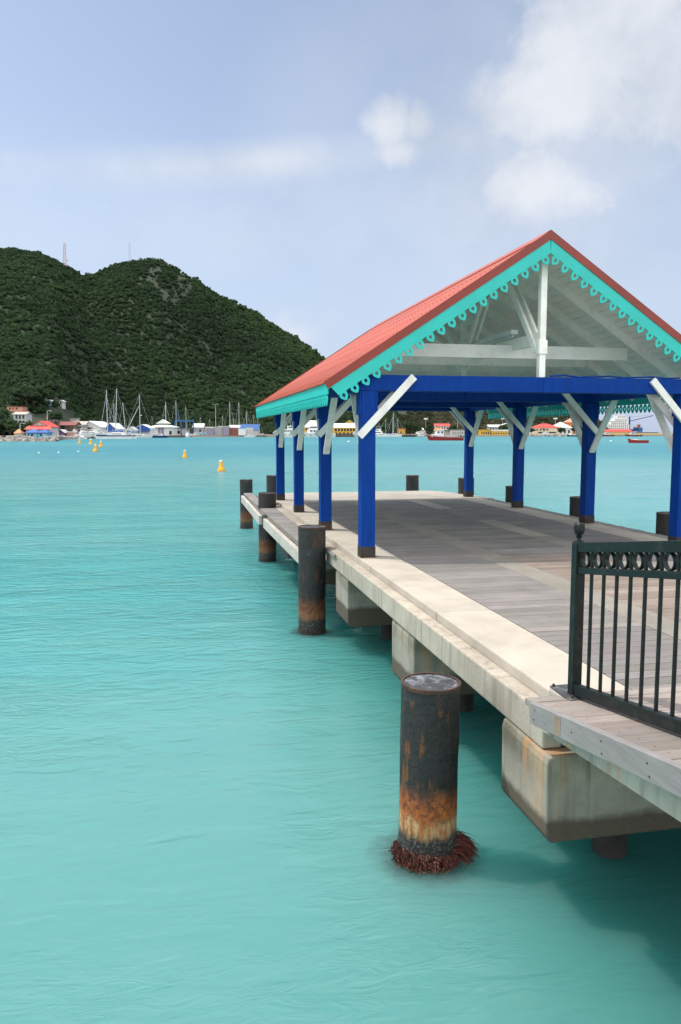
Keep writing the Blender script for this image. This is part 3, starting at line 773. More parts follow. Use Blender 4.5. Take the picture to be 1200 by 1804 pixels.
for (Yf, dy) in ((Y0-.030, -1), (Y1+.030, 1)):
    for sg in (-1, 1):
        ca, sa = math.cos(ang), math.sin(ang)
        Lr = 3.03/ca
        # local frame: u runs down the slope from the ridge, v perpendicular into the gable
        fn = lambda u, v_, w: (XC + sg*(u*ca - v_*sa), Yf + w, zroof(XC) - u*sa - v_*ca)
        mb = MB(); mb.prism([(.075*SL*1.0, .062), (Lr-.02, .062), (Lr-.055, .232), (.232*SL, .232)], fn, .022)
        rb = mb.build('rake_board', M['turq'], pav, VO, bevel=.002, seg=1)
        mb = MB()
        lace(mb, 20, .1715, .175, lambda u, v_, w: fn(u, v_+.206, w), .020, .88)
        mb.build('lace_trim', M['turq'], rb, VO)
        mb = MB(); fl = lambda u, v_, w: (XC + sg*(u*ca - v_*sa), Yf + dy*.014 + w, zroof(XC) - u*sa - v_*ca)
        mb.prism([(-.016*SL, -.016), (Lr+.02, -.016), (Lr+.015, .085), (.085*SL, .085)], fl, .012)
        mb.build('rake_flashing', M['cap_red'], pav, VO)
for sg in (-1, 1):
    xe = XC + sg*2.985
    mb = MB(); mb.box(*sorted((xe, xe+sg*.022)), Y0-.017, Y1+.017, 2.135, 2.262); fb = mb.build('eave_board', M['turq'], pav, VO, bevel=.002, seg=1)
    mb = MB(); lace(mb, 74, .1255, Y0-.01, lambda u, v_, w: (xe+sg*.011+w, u, 2.138-v_*1.25), .016, .80, False)
    mb.build('lace_trim', M['turq'], fb, VO)
# lamp housing on the longitudinal tie
mb = MB(); mb.beam((XC-.06, 10.75, 3.10), (XC-.06, 12.2, 3.10), .11, .07, (1, 0, 0)); lm = mb.build('tube_light', M['lampwhite'], pav, VO, bevel=.01)
mb = MB(); mb.tube([(XC-.06, 10.8, 3.05), (XC-.06, 12.15, 3.05)], .016, 10); mb.build('tube', M['lampwhite'], lm, VO)
# cable clipped along the front beam
mb = MB(); mb.tube([(XC+.10+.22*k, 9.93, 2.402 + .012*math.sin(k*2.1) + .012) for k in range(10)], .012, 6); mb.build('cable', M['blue'], pav, VO)
# ------------------------------------------------------------------ far shore: terrain
CREST = [(-1500, 300), (-900, 560), (-500, 570), (-250, 482), (-100, 465), (0, 452), (40, 450), (90, 461), (130, 480), (158, 496), (180, 489), (220, 473), (270, 466), (300, 474), (340, 495), (380, 521), (420, 542),
         (450, 554), (480, 576), (510, 593), (540, 611), (563, 630), (610, 652), (660, 664), (740, 662), (820, 664), (900, 672), (960, 690), (1020, 722), (1058, 745), (1080, 765), (1100, 772), (3000, 775)]
SHORE = [(-1500, 400), (-600, 320), (-200, 262), (0, 262), (98, 268), (112, 330), (150, 372), (240, 440), (300, 500), (460, 520), (640, 560), (900, 590), (1055, 615), (1080, 640), (1090, 660), (3000, 700)]
FOOT = [(-1500, 420), (-200, 325), (0, 325), (100, 350), (160, 470), (300, 560), (640, 640), (1055, 660), (1080, 700), (3000, 730)]
BACK = [(-1500, 800), (0, 860), (300, 900), (640, 980), (1080, 980), (3000, 980)]
def ip(tab, p): return float(np.interp(p, [a for a, _ in tab], [b for _, b in tab]))
def terr(p, D):
    s, f, k = ip(SHORE, p), ip(FOOT, p), ip(BACK, p)
    if D < s: return WATER - .18*(s-D)
    g = min(1.0, (D-s)/6.0); base = WATER + g*(1.15)
    if D < f: return base + (D-f if False else 0)
    hc = (HOR - ip(CREST, p))/FH*k + 1.65 - (base)
    if hc <= 0: return base
    t = (D-f)/(k-f)
    w = at(p, D)
    nz = noise.fractal((w.x*.006, w.y*.006, 3.1), 1.0, 2.0, 5)
    rg = 1-abs(noise.fractal((w.x*.010+4, w.y*.005, 9.1), 1.0, 2.0, 3))
    if t <= 1:
        q = .45*(3*t*t-2*t**3) + .55*t**1.35
        h = hc*q + (nz*14 + (rg-.7)*16)*min(1, hc/80)*t*(1-t)*2.6
    else: h = hc*max(-.1, 1-.9*(t-1)) + nz*6*min(1, (t-1)*3)
    return base + max(-3, h)
def ground_hit(px, py, d0=None):
    D = d0 or ip(FOOT, px)
    while D < 1200:
        if terr(px, D) >= zat(py, D): return D
        D += 2.0
    return D
ps = np.concatenate([np.arange(-1500, -120, 40), np.arange(-120, 1120, 5), np.arange(1120, 3000, 60)])
vs = []; fs = []; NR = 130
for p_ in ps:
    s, k = ip(SHORE, p_), ip(BACK, p_)
    for j in range(NR):
        q = j/(NR-1)
        D = s-14 + 22*(j/10) if j <= 10 else s+8 + (k+420-s-8)*((j-10)/(NR-11))**1.12
        w = at(p_, D, terr(p_, D)); vs.append(tuple(w))
n = len(ps)
for i in range(n-1):
    for j in range(NR-1): fs.append([i*NR+j, (i+1)*NR+j, (i+1)*NR+j+1, i*NR+j+1])
m, nt, b = new_mat('dry_hill_ground'); M['ground'] = m
v = coords(nt, 'World'); gN = nd(nt, 'ShaderNodeNewGeometry'); g = nd(nt, 'ShaderNodeSeparateXYZ'); lk(nt, v, g.inputs[0])
c = mixc(nt, ramp(nt, noise_(nt, v, .035, 8, .65), [(.35, 0.), (.65, 1.)]), (.022, .034, .015), (.017, .028, .012))
c = mixc(nt, ramp(nt, noise_(nt, v, .12, 8, .7), [(.64, 0.), (.76, 1.)]), c, (.065, .060, .046))
flat = smooth(nt, g.outputs[2], 4.0, 1.0)
c = mixc(nt, flat, c, mixc(nt, noise_(nt, v, .2, 5, .6), (.15, .13, .105), (.09, .08, .066)))
lk(nt, c, b.inputs['Base Color']); b.inputs['Roughness'].default_value = .95
mb = MB(); mb.add(vs, fs); tag(mb.build('hill_terrain', M['ground'], smooth=True, fix=False), kind='structure')

KEEP = []      # (px0, px1, D0, D1): kept clear of scrub
# ------------------------------------------------------------------ far-shore colours
def pm_(name, c, rough=.6, **k): 
    M[name] = mat(name, c, tuple(x*.86 for x in c), .35, rough, **k); return M[name]
for nm, c in dict(h_white=(.74, .74, .72), h_cream=(.70, .62, .44), h_grey=(.34, .34, .34), h_ltgrey=(.52, .52, .50), h_salmon=(.62, .27, .18), h_red=(.55, .055, .04), h_dred=(.20, .05, .04), h_blue=(.16, .46, .62), h_dblue=(.012, .085, .33), h_roofblue=(.025, .10, .36),
                  h_purple=(.12, .05, .17), h_pink=(.50, .26, .23), h_yellow=(.70, .42, .04), h_orange=(.62, .20, .05), h_wall=(.62, .46, .20), h_lilac=(.28, .25, .33), h_ltblue=(.30, .50, .66), h_teal=(.03, .16, .12), h_brown=(.10, .07, .05), h_rustred=(.26, .075, .06),
                  h_dark=(.02, .022, .025), h_steel=(.40, .42, .44), h_navy=(.012, .03, .12), h_boatred=(.30, .018, .016), h_craneblue=(.02, .05, .16), h_gantry=(.02, .12, .30), h_buoy=(.72, .36, .015), h_stone=(.40, .37, .33), h_tarp=(.008, .08, .26), h_silver=(.55, .56, .58)).items(): pm_(nm, c)
m, nt, b = new_mat('dark_window_glass'); M['glass'] = m
b.inputs['Base Color'].default_value = (.02, .025, .03, 1); b.inputs['Roughness'].default_value = .15

# ------------------------------------------------------------------ houses
def house(name, label, cat, px0, px1, yb, yw, yr, D, wall, roof, kind='gx', depth=None, windows=(), doors=(), rot=0.0, over=.6, group=None, wmat='glass', zb=None, extra=None, floors=None):
    """facade spans px0..px1; eave at yw, roof top at yr; facade faces the bay (local -y)"""
    pc = (px0+px1)/2; z0 = zat(yb, D) if zb is None else zb
    wd = (px1-px0)*mpp(D); hw = zat(yw, D)-z0; hr_ = zat(yr, D)-zat(yw, D); d = depth or wd*.7
    t = thing(name, label, cat, at(pc, D, z0), -yaw + rot, group)
    w2 = wd/2
    mb = MB()
    if kind == 'gy':
        mb.prism([(-w2, -1.5), (w2, -1.5), (w2, hw), (0, hw+hr_-.05), (-w2, hw)], lambda u, v, w: (u, d/2+w, v), d)
    elif kind == 'gx':
        mb.prism([(0, -1.5), (d, -1.5), (d, hw), (d/2, hw+hr_-.05), (0, hw)], lambda u, v, w: (w, u, v), wd)
    else: mb.box(-w2, w2, 0, d, -1.5, hw)
    mb.build('wall', M[wall], t)
    mb = MB(); o = over; k = .14
    if kind == 'gy':
        sl_ = hr_/w2; mb.prism([(-w2-o, hw-o*sl_), (0, hw+hr_), (w2+o, hw-o*sl_), (w2+o, hw-o*sl_+k), (0, hw+hr_+k), (-w2-o, hw-o*sl_+k)], lambda u, v, w: (u, d/2+w, v), d+2*o)
    elif kind == 'gx':
        sl_ = hr_/(d/2); mb.prism([(-o, hw-o*sl_), (d/2, hw+hr_), (d+o, hw-o*sl_), (d+o, hw-o*sl_+k), (d/2, hw+hr_+k), (-o, hw-o*sl_+k)], lambda u, v, w: (w, u, v), wd+2*o)
    elif kind == 'hip':
        r2 = max(.3, w2 - d/2) if w2 > d/2 else .3
        mb.add([(-w2-o, -o, hw), (w2+o, -o, hw), (w2+o, d+o, hw), (-w2-o, d+o, hw), (-r2, d/2, hw+hr_), (r2, d/2, hw+hr_), (-w2-o, -o, hw-.12), (w2+o, -o, hw-.12), (w2+o, d+o, hw-.12), (-w2-o, d+o, hw-.12)],
               [[0,1,5,4],[1,2,5],[2,3,4,5],[3,0,4],[0,6,7,1],[1,7,8,2],[2,8,9,3],[3,9,6,0],[9,8,7,6]])
    elif kind == 'flat':
        mb.box(-w2-o*.5, w2+o*.5, -o*.5, d+o*.5, hw, hw+max(.25, hr_))
    elif kind == 'monoL':   # high on the right
        mb.add([(-w2-o, -o, hw), (w2+o, -o, hw+hr_), (w2+o, d+o, hw+hr_), (-w2-o, d+o, hw), (-w2-o, -o, hw-.2), (w2+o, -o, hw+hr_-.2), (w2+o, d+o, hw+hr_-.2), (-w2-o, d+o, hw-.2)],
               [[0,1,2,3],[7,6,5,4],[0,4,5,1],[1,5,6,2],[2,6,7,3],[3,7,4,0]])
    mb.build('roof', M[roof], t)
    for (u0, v0, u1, v1) in windows:
        mb = MB(); a, b2 = -w2+u0*wd, -w2+u1*wd; c0, c1 = v0*hw, v1*hw
        mb.box(a, b2, -.07, .05, c0, c1); wn = mb.build('window', M[wmat], t)
        if D < 380:
            fr = MB(); fr.box(a-.1, b2+.1, -.12, -.01, c0-.12, c0-.002); fr.build('sill', M['h_ltgrey'], wn)
    for (u0, u1, hgt, mt) in doors:
        mb = MB(); mb.box(-w2+u0*wd, -w2+u1*wd, -.09, .05, .02, hgt*hw); mb.build('door', M[mt], t)
    KEEP.append((px0-3, px1+3, D-30, D+d+4))
    return t
def gable(t, px0, px1, yw, yr, yb, D, m):
    wd = (px1-px0)*mpp(D); h0 = zat(yw, D)-t.location.z; h1 = zat(yr, D)-t.location.z
    mb = MB(); mb.prism([(-wd/2+.1, h0-1.2), (wd/2-.1, h0-1.2), (wd/2-.1, h0-.1), (0, h1-.4), (-wd/2+.1, h0-.1)], lambda u, v, w: (u, -.05+w, v), .1); mb.build('gable_panel', M[m], t)
def wins(n, v0, v1, a=.06, b_=.94, fill=.5):
    w = (b_-a)/n; return [(a+w*(i+.5-fill/2), v0, a+w*(i+.5+fill/2), v1) for i in range(n)]
GZ = -.20      # level of the quays and the flat land
H = house
# left cluster
H('cottage', 'light blue cottage with twin deep blue hipped roofs behind the rock jetty', 'cottage', 46, 66, 770, 762, 756, 285, 'h_blue', 'h_roofblue', 'hip', 5, [(.42, .3, .62, .75), (.15, .3, .28, .75)], zb=GZ)
H('cottage', 'small light blue annex with deep blue hipped roof, right of the blue cottage', 'cottage', 67.2, 83, 770, 762, 757, 285, 'h_blue', 'h_roofblue', 'hip', 5, [(.2, .3, .42, .8)], [(.55, .78, .85, 'h_ltblue')], zb=GZ)
t = H('guest_house', 'two storey house with bright red gabled roof behind the blue cottages', 'house', 53, 87, 771, 751.5, 742, 335, 'h_ltgrey', 'h_red', 'gy', 11, [(.38, 1.02, .46, 1.14), (.58, 1.02, .66, 1.14), (.2, .66, .33, .86), (.42, .66, .52, .86), (.62, .66, .72, .86)], zb=GZ)
mb = MB(); w_ = 40*mpp(335)/2; mb.add([(-w_-1.5, -3, 3.2), (w_+1.5, -3, 3.2), (w_*.9, -.1, 4.8), (-w_*.9, -.1, 4.8), (-w_-1.5, -3, 3.05), (w_+1.5, -3, 3.05), (w_*.9, -.1, 4.65), (-w_*.9, -.1, 4.65)], [[0,1,2,3],[7,6,5,4],[0,4,5,1],[1,5,6,2],[2,6,7,3],[3,7,4,0]]); mb.build('porch_roof', M['h_red'], t)
for x in (-.9, -.3, .3, .9):
    mb = MB(); mb.box(x*w_-.12, x*w_+.12, -2.9, -2.66, 0, 3.15); mb.build('porch_post', M['h_ltgrey'], t)
D = ground_hit(36, 748)
H('villa', 'pale two storey villa with dark balcony openings below the salmon building', 'house', 25, 46, 749, 730, 726, D, 'h_ltgrey', 'h_stone', 'gx', 8, [(.18, .58, .34, .92), (.44, .58, .62, .92), (.74, .58, .92, .92), (.18, .24, .34, .42), (.44, .24, .62, .42), (.74, .24, .92, .42)])
D = ground_hit(27, 727)
H('hillside_house', 'salmon pink flat roofed building high on the left hillside', 'house', 14, 41, 728, 717, 716, D, 'h_salmon', 'h_dred', 'flat', 8, [(.15, .6, .25, .85), (.38, .6, .45, .85), (.58, .6, .7, .85)])
for px0, px1, yb, yt, lab in ((87.5, 91.5, 715, 706.5, 'tiny pale blue house half hidden in the hillside trees'), (106, 112, 716, 707, 'tiny white house among the hillside trees, right of the pale blue one')):
    D = ground_hit((px0+px1)/2, yb); H('hillside_house', lab, 'house', px0, px1, yb, yt, yt-1.5, D, 'h_ltgrey' if px0 > 100 else 'h_ltblue', 'h_ltgrey', 'gy', 5, [(.3, .4, .7, .8)])
H('pavilion_tent', 'small orange pyramid roofed tent at the left jetty', 'tent', 25, 37, 770, 763, 756, 300, 'h_stone', 'h_orange', 'hip', 3, zb=GZ, over=.2)
H('restaurant', 'low house with dark red roof behind the purple shed', 'house', 97, 132, 770, 749, 743, 400, 'h_brown', 'h_dred', 'gx', 10, [(.18, .55, .5, .9)], zb=GZ)
H('store_house', 'house with weathered beige gabled roof right of the dark red roof', 'house', 128, 150, 770, 748, 742.5, 415, 'h_stone', 'h_stone', 'gx', 9, zb=GZ)
D = ground_hit(125, 743, 440)
H('concrete_shed', 'grey concrete shed on the slope above the red roofs', 'shed', 114, 136, 744, 738, 737, D, 'h_ltgrey', 'h_grey', 'flat', 5)
H('purple_shed', 'small purple shed with pale roof by the water', 'shed', 100, 113, 770, 761.5, 757, 372, 'h_purple', 'h_ltgrey', 'gy', 6, [(.2, .3, .5, .7)], zb=GZ)
H('pink_shed', 'low pink shed with pale roof right of the purple shed', 'shed', 111, 133, 770, 762, 760, 374, 'h_pink', 'h_ltgrey', 'flat', 6, [(.1, .3, .3, .8)], zb=GZ)
H('boat_shed', 'large white boat shed with long sloping roof in the boatyard', 'shed', 138, 177, 770, 752, 742, 420, 'h_white', 'h_white', 'gy', 26, [(.35, .75, .65, .95)], [(.3, .7, .62, 'h_grey')], zb=GZ)
H('canopy_shed', 'white lean-to canopy left of the large boat shed', 'shed', 112, 146, 770, 759, 748, 405, 'h_white', 'h_white', 'monoL', 8, zb=GZ)
t = H('blue_shed', 'blue gabled shed with white roof behind the catamaran mast', 'shed', 185, 203, 770, 754, 745.5, 430, 'h_white', 'h_white', 'gy', 18, [(.3, .62, .7, .9)], zb=GZ)
gable(t, 185, 203, 754, 745.5, 770, 430, 'h_dblue')
t = H('boat_club', 'white roofed clubhouse with blue gable and blue veranda right of the catamaran', 'house', 238, 264, 769, 754, 748, 470, 'h_white', 'h_white', 'gy', 12, [(.25, .66, .75, .92)], zb=GZ)
gable(t, 238, 264, 754, 748, 769, 470, 'h_dblue')
mb = MB(); mb.box(-3.6, 4.8, -2.2, -.15, 2.6, 3.5); mb.build('veranda_awning', M['h_dblue'], t)
t = H('boathouse', 'white boathouse with hipped roof and lilac double doors on the quay', 'boathouse', 264, 304, 769, 752.5, 746, 500, 'h_white', 'h_white', 'hip', 15, [(.06, .6, .16, .85), (.86, .1, .97, .55)], [(.36, .48, .95, 'h_lilac'), (.50, .62, .95, 'h_lilac')], zb=GZ, over=1.5)
mb = MB(); mb.prism([(-4.2, 0), (4.2, 0), (0, 2.6)], lambda u, v, w: (u, 7+w, 7.6+v), 7); mb.build('roof_dormer', M['h_white'], t)
H('quay_hut', 'grey hut with white gabled roof on the quay, right of the boathouse', 'hut', 341, 358, 769, 752, 746.5, 520, 'h_grey', 'h_white', 'gx', 6, [(.6, .3, .8, .7)], zb=GZ)
H('quay_shed', 'long low grey shed with white flat roof behind the quay hut', 'shed', 355, 385, 769, 754, 752, 540, 'h_grey', 'h_white', 'flat', 8, zb=GZ)
H('tarp_shed', 'long shed with bright blue roof at the right end of the quay', 'shed', 424, 455, 769, 757, 747.5, 545, 'h_ltgrey', 'h_tarp', 'gx', 12, zb=GZ)
H('work_shed', 'grey work shed beside the boathouse under the travel lift', 'shed', 305, 330, 769, 757, 755, 525, 'h_ltgrey', 'h_grey', 'flat', 8, [(.2, .3, .5, .8)], zb=GZ)
H('yard_shed', 'low grey shed with pale flat roof behind the catamaran stern', 'shed', 208, 222, 770, 758, 756, 452, 'h_ltgrey', 'h_white', 'flat', 8, wins(3, .3, .65), zb=GZ)
H('yard_shed', 'narrow white shed with grey gabled roof left of the blue clubhouse', 'shed', 224, 236, 770, 757, 752, 458, 'h_white', 'h_ltgrey', 'gy', 9, wins(2, .3, .6), zb=GZ)
H('yard_shed', 'brown lean-to store between the restaurant and the boatyard canopy', 'shed', 133, 141, 770, 758, 755, 395, 'h_brown', 'h_stone', 'monoL', 5, [(.3, .2, .7, .6)], zb=GZ)
H('yard_shed', 'pale cream hut with brown roof between guest house and purple shed', 'shed', 88, 97, 770, 760, 756, 352, 'h_cream', 'h_dred', 'gx', 5, wins(2, .3, .7), zb=GZ)
H('workshop', 'dark open fronted workshop behind the containers', 'workshop', 385, 402, 769, 752.5, 750.5, 550, 'h_dark', 'h_ltgrey', 'flat', 8, zb=GZ)
H('workshop', 'white workshop with pale gabled roof behind the rust red container', 'workshop', 404, 422, 769, 753, 749, 556, 'h_white', 'h_ltgrey', 'gx', 8, wins(4, .4, .7), zb=GZ)
H('cabin', 'small timber cabin on the low slope above the dark red roof', 'house', 84, 95, 742, 737, 733.5, ground_hit(89, 742), 'h_stone', 'h_dred', 'gx', 6, wins(2, .3, .75))
# middle (seen between the blue posts)
H('harbour_office', 'yellow office house with white hipped roof behind the white ferry', 'house', 536, 558, 769, 752, 741, 600, 'h_yellow', 'h_white', 'gx', 12, wins(4, .55, .85), zb=GZ)
H('terminal', 'long yellow terminal with white roof and row of dark windows', 'terminal', 586, 640, 769, 753, 746, 600, 'h_yellow', 'h_white', 'gx', 14, wins(9, .48, .82, fill=.7) + wins(7, .08, .34, fill=.6), zb=GZ)
H('gable_house', 'yellow gabled house with white trim behind the long terminal', 'house', 604, 628, 769, 748, 740, 635, 'h_yellow', 'h_white', 'gy', 14, [(.4, .85, .6, .97)], zb=GZ)
H('kiosk', 'small yellow kiosk on the quay left of the red fishing boat', 'kiosk', 703, 714, 769, 757, 755, 590, 'h_yellow', 'h_orange', 'flat', 5, [(.2, .3, .45, .7)], zb=GZ)
H('beach_hall', 'low building with arched white roof behind trees left of the fishing boat', 'hall', 736, 750, 769, 757, 753.5, 640, 'h_ltgrey', 'h_white', 'hip', 8, zb=GZ)
D = ground_hit(779, 757, 660)
H('hill_villa', 'white villa with red and white roof on the slope above the fishing boat', 'house', 766, 792, 757, 750.5, 746.5, D, 'h_white', 'h_red', 'gx', 8, wins(5, .2, .7))
H('snack_bar', 'low orange roofed bar behind the fishing boat', 'bar', 765, 778, 769, 758, 754.5, 610, 'h_ltgrey', 'h_orange', 'gx', 6, wins(3, .3, .7), zb=GZ)
H('warehouse', 'long pale grey flat warehouse right of the fishing boat', 'warehouse', 795, 823, 769, 758.5, 757, 640, 'h_ltgrey', 'h_grey', 'flat', 9, wins(6, .3, .6), zb=GZ)
H('dive_shop', 'yellow flat building with awnings at the water left of the tall white house', 'shop', 846, 864, 769, 758.5, 757, 605, 'h_yellow', 'h_yellow', 'flat', 8, wins(4, .2, .7), zb=GZ)
H('cafe', 'yellow cafe with white flat roof at the water', 'cafe', 866, 896, 769, 759.5, 757, 605, 'h_yellow', 'h_white', 'flat', 8, wins(6, .2, .62), zb=GZ)
D = ground_hit(875, 762, 640)
H('modern_house', 'modern white house with stepped roof behind the yellow cafe', 'house', 861, 882, 762, 751.5, 748.5, D, 'h_ltgrey', 'h_white', 'gx', 9, wins(4, .4, .8))
H('modern_house', 'white mono pitch roofed block right of the stepped modern house', 'house', 877, 893, 762, 751, 745.5, D+12, 'h_white', 'h_white', 'monoL', 9, wins(2, .4, .7))
H('market_hall', 'cream hall with broad red hipped roof on the far shore', 'hall', 941, 985, 769, 753.5, 746, 640, 'h_cream', 'h_red', 'hip', 16, wins(4, .58, .8, .05, .6) + wins(2, .22, .42, .1, .95, .7), zb=GZ)
H('villa', 'white villa with pale hipped roof right of the red roofed hall', 'house', 975, 1008, 769, 753.5, 743.5, 650, 'h_white', 'h_ltgrey', 'hip', 14, wins(4, .25, .7), zb=GZ)
H('tower_house', 'ochre house with red turret roof rising behind the white villa', 'house', 998, 1017, 769, 744, 737, 690, 'h_orange', 'h_salmon', 'hip', 10, wins(3, .55, .75), zb=GZ)
H('cargo_shed', 'long cargo shed with bright red roof in front of the white ship', 'shed', 1063, 1114, 768, 760.5, 756.5, 690, 'h_wall', 'h_red', 'gx', 16, wins(6, .1, .6, fill=.3), zb=GZ)

# ------------------------------------------------------------------ quays, walls
def slab(name, label, cat, px0, px1, D, dep, z0, z1, m, group=None, D2=None):
    a, b_ = at(px0, D), at(px1, D2 or D); d = (b_-a).normalized(); nrm = Vector((-d.y, d.x, 0)); 
    if nrm.dot(hf) < 0: nrm = -nrm
    mb = MB(); q = [a, b_, b_+nrm*dep, a+nrm*dep]
    mb.add([(p.x, p.y, z0) for p in q] + [(p.x, p.y, z1) for p in q], [[3,2,1,0],[4,5,6,7],[0,1,5,4],[1,2,6,5],[2,3,7,6],[3,0,4,7]])
    c = (a+b_)/2; o = mb.build(name, M[m] if isinstance(m, str) else m, None, (c.x, c.y, z0), bevel=.05, seg=1)
    return tag(o, label, cat, group)
M['quaywall'] = concrete('quay_wall', (.20, .18, .155), (.12, .105, .09), band=-1.15, streak=.7, tint=False)
slab('quay', 'long dark quay wall below the boathouse and containers', 'quay', 305, 470, 512, 10, -3, -.15, M['quaywall'], D2=520)
slab('quay', 'dark quay wall under the white ferry and yellow terminal', 'quay', 470, 735, 536, 26, -3, -.15, M['quaywall'], D2=560)
slab('quay', 'low dark quay wall along the boatyard left of the catamaran', 'quay', 98, 243, 352, 14, -3, -.22, M['quaywall'], D2=452)
slab('jetty', 'brown jetty between the catamaran and the dark speedboat', 'jetty', 243, 263, 455, 5, -2, -.05, 'h_brown')
slab('jetty', 'brown jetty right of the dark speedboat', 'jetty', 296, 324, 478, 5, -2, -.05, 'h_brown')
slab('seawall', 'long yellow seawall running right from the red roofed shed', 'wall', 1064, 1500, 665, 6, -2.5, 1.25, 'h_wall', D2=720)
slab('revetment', 'low dark stone revetment in front of the yellow seawall', 'revetment', 1058, 1500, 655, 5, -3, -.75, M['quaywall'], D2=705)
slab('retaining_wall', 'pale stone retaining wall between jetty and orange tent', 'wall', 10, 44, 278, 2, -1.5, .55, 'h_stone')
# boulders of the jetty and of the beach on the right
M['rock'] = mat('jetty_rock', (.34, .32, .29), (.17, .16, .145), 1.3, .9, .05, 4, tint=False)
rocks = []
for i in range(4):
    mb = MB(); import bmesh
    bm = bmesh.new(); bmesh.ops.create_icosphere(bm, subdivisions=2, radius=1)
    for v_ in bm.verts:
        d = noise.noise(v_.co*1.1+Vector((i*7, 0, 0))); v_.co *= 1+.45*d; v_.co.z *= .75
        for ax in range(3): v_.co[ax] = max(-.78, min(.78, v_.co[ax]))
    mb.add([v_.co[:] for v_ in bm.verts], [[v_.index for v_ in f.verts] for f in bm.faces]); bm.free()
    me = mb.build('boulder', M['rock']); rocks.append(me)
first = [True]*4
def put_rock(p, s, lab, grp):
    i = R.randrange(4); o = rocks[i] if first[i] else rocks[i].copy()
    if not first[i]: COL.objects.link(o)
    first[i] = False
    o.location = p; o.rotation_euler = (R.uniform(0, 6), R.uniform(0, 6), R.uniform(0, 6)); o.scale = (s*R.uniform(.8, 1.4), s*R.uniform(.7, 1.1), s*R.uniform(.6, .9))
    tag(o, lab, 'boulder', grp)
for k in range(120):
    px = R.uniform(-60, 98) if k < 110 else R.uniform(92, 101); u = R.random()
    put_rock(at(px, 262 + u*13, WATER-.2 + u*1.35 + R.uniform(-.1, .2)), R.uniform(.55, 1.15), 'grey boulder in the rock jetty at the left shore', 'boulders of the rock jetty')
for k in range(60):
    px = R.uniform(932, 1004); u = R.random()
    put_rock(at(px, 592 + u*14, WATER-.1 + u*1.3), R.uniform(.7, 1.5), 'pale boulder on the beach below the red roofed hall', 'boulders on the far beach')

# ------------------------------------------------------------------ boats
def hull_mesh(L, B, Hh, bow=.8, sheer=.5, flare=.75, tr=.85, n=14):
    """x forward, z up, waterline z=0; sections from stern to bow"""
    vs = []; fs = []; m_ = 6
    for i in range(n+1):
        t = i/n; x = -L/2 + L*t
        bw = B/2*(tr + (1-tr)*min(1, t*3)) * (1 if t < .55 else max(.015, 1-((t-.55)/.45)**2.0))
        top = Hh*(1 + sheer*max(0, (t-.35)/.65)**2)
        for j in range(m_+1):
            q = j/m_; z = -.35 + (top+.35)*q
            w = bw*(flare + (1-flare)*q)
            xx = x - (1-q)*bow*max(0, (t-.7)/.3)
            vs.append((xx, w, z)); 
        for j in range(m_+1):
            q = j/m_; z = -.35 + (top+.35)*q; w = bw*(flare + (1-flare)*q); xx = x - (1-q)*bow*max(0, (t-.7)/.3)
            vs.append((xx, -w, z))
    s = 2*(m_+1)
    for i in range(n):
        for side in (0, m_+1):
            for j in range(m_): fs.append([i*s+side+j, i*s+side+j+1, (i+1)*s+side+j+1, (i+1)*s+side+j])
        fs.append([i*s+m_, i*s+2*m_+1, (i+1)*s+2*m_+1, (i+1)*s+m_])
        fs.append([i*s, (i+1)*s, (i+1)*s+m_+1, i*s+m_+1])
    fs.append([j for j in range(m_+1)] + [m_+1+j for j in reversed(range(m_+1))])
    return vs, fs
def stripe(L, B, z0, z1, **k):
    pass
def cabin(mb, x0, x1, w, z0, z1, rk=.25, rk2=.1):
    h = z1-z0
    mb.add([(x0, -w/2, z0), (x1, -w/2, z0), (x1, w/2, z0), (x0, w/2, z0), (x0+rk2*h, -w*.44, z1), (x1-rk*h, -w*.44, z1), (x1-rk*h, w*.44, z1), (x0+rk2*h, w*.44, z1)],
           [[3,2,1,0],[4,5,6,7],[0,1,5,4],[1,2,6,5],[2,3,7,6],[3,0,4,7]])
def glassband(t, x0, x1, w, z0, z1, rk=.0, m='glass', par=None):
    mb = MB(); cabin(mb, x0, x1, w, z0, z1, rk, rk); return mb.build('window_band', M[m], par or t)
def heading(deg): return -yaw + math.radians(deg)
def boat(name, label, cat, px, D, deg, group=None): return thing(name, label, cat, at(px, D, WATER), heading(deg), group)
def add_hull(t, L, B, Hh, m, **k):
    mb = MB(); mb.add(*hull_mesh(L, B, Hh, **k)); return mb.build('hull', M[m], t, smooth=False)
def mast(t, x, z0, z1, r, m='h_silver', spread=True, y=0, L=None, stay=True, rake=0):
    mb = MB(); mb.tube([(x, y, z0), (x+rake*(z1-z0), y, z1)], [r, r*.7], 8); ms_ = mb.build('mast', M[m], t)
    if spread:
        mb = MB(); zz = z0+(z1-z0)*.55; mb.tube([(x, y-1.0, zz), (x, y, zz+.1), (x, y+1.0, zz)], r*.4, 5); mb.build('spreader', M[m], ms_)
    if stay and L:
        mb = MB(); mb.tube([(L/2-.4, y, 1.2), (x+.1+rake*(z1-z0), y, z1-.3)], .035, 4); mb.build('forestay', M['h_silver'], ms_)
        mb = MB(); mb.tube([(-L/2+.3, y, 1.2), (x+rake*(z1-z0), y, z1-.3)], .03, 4); mb.build('backstay', M['h_silver'], ms_)
    return ms_
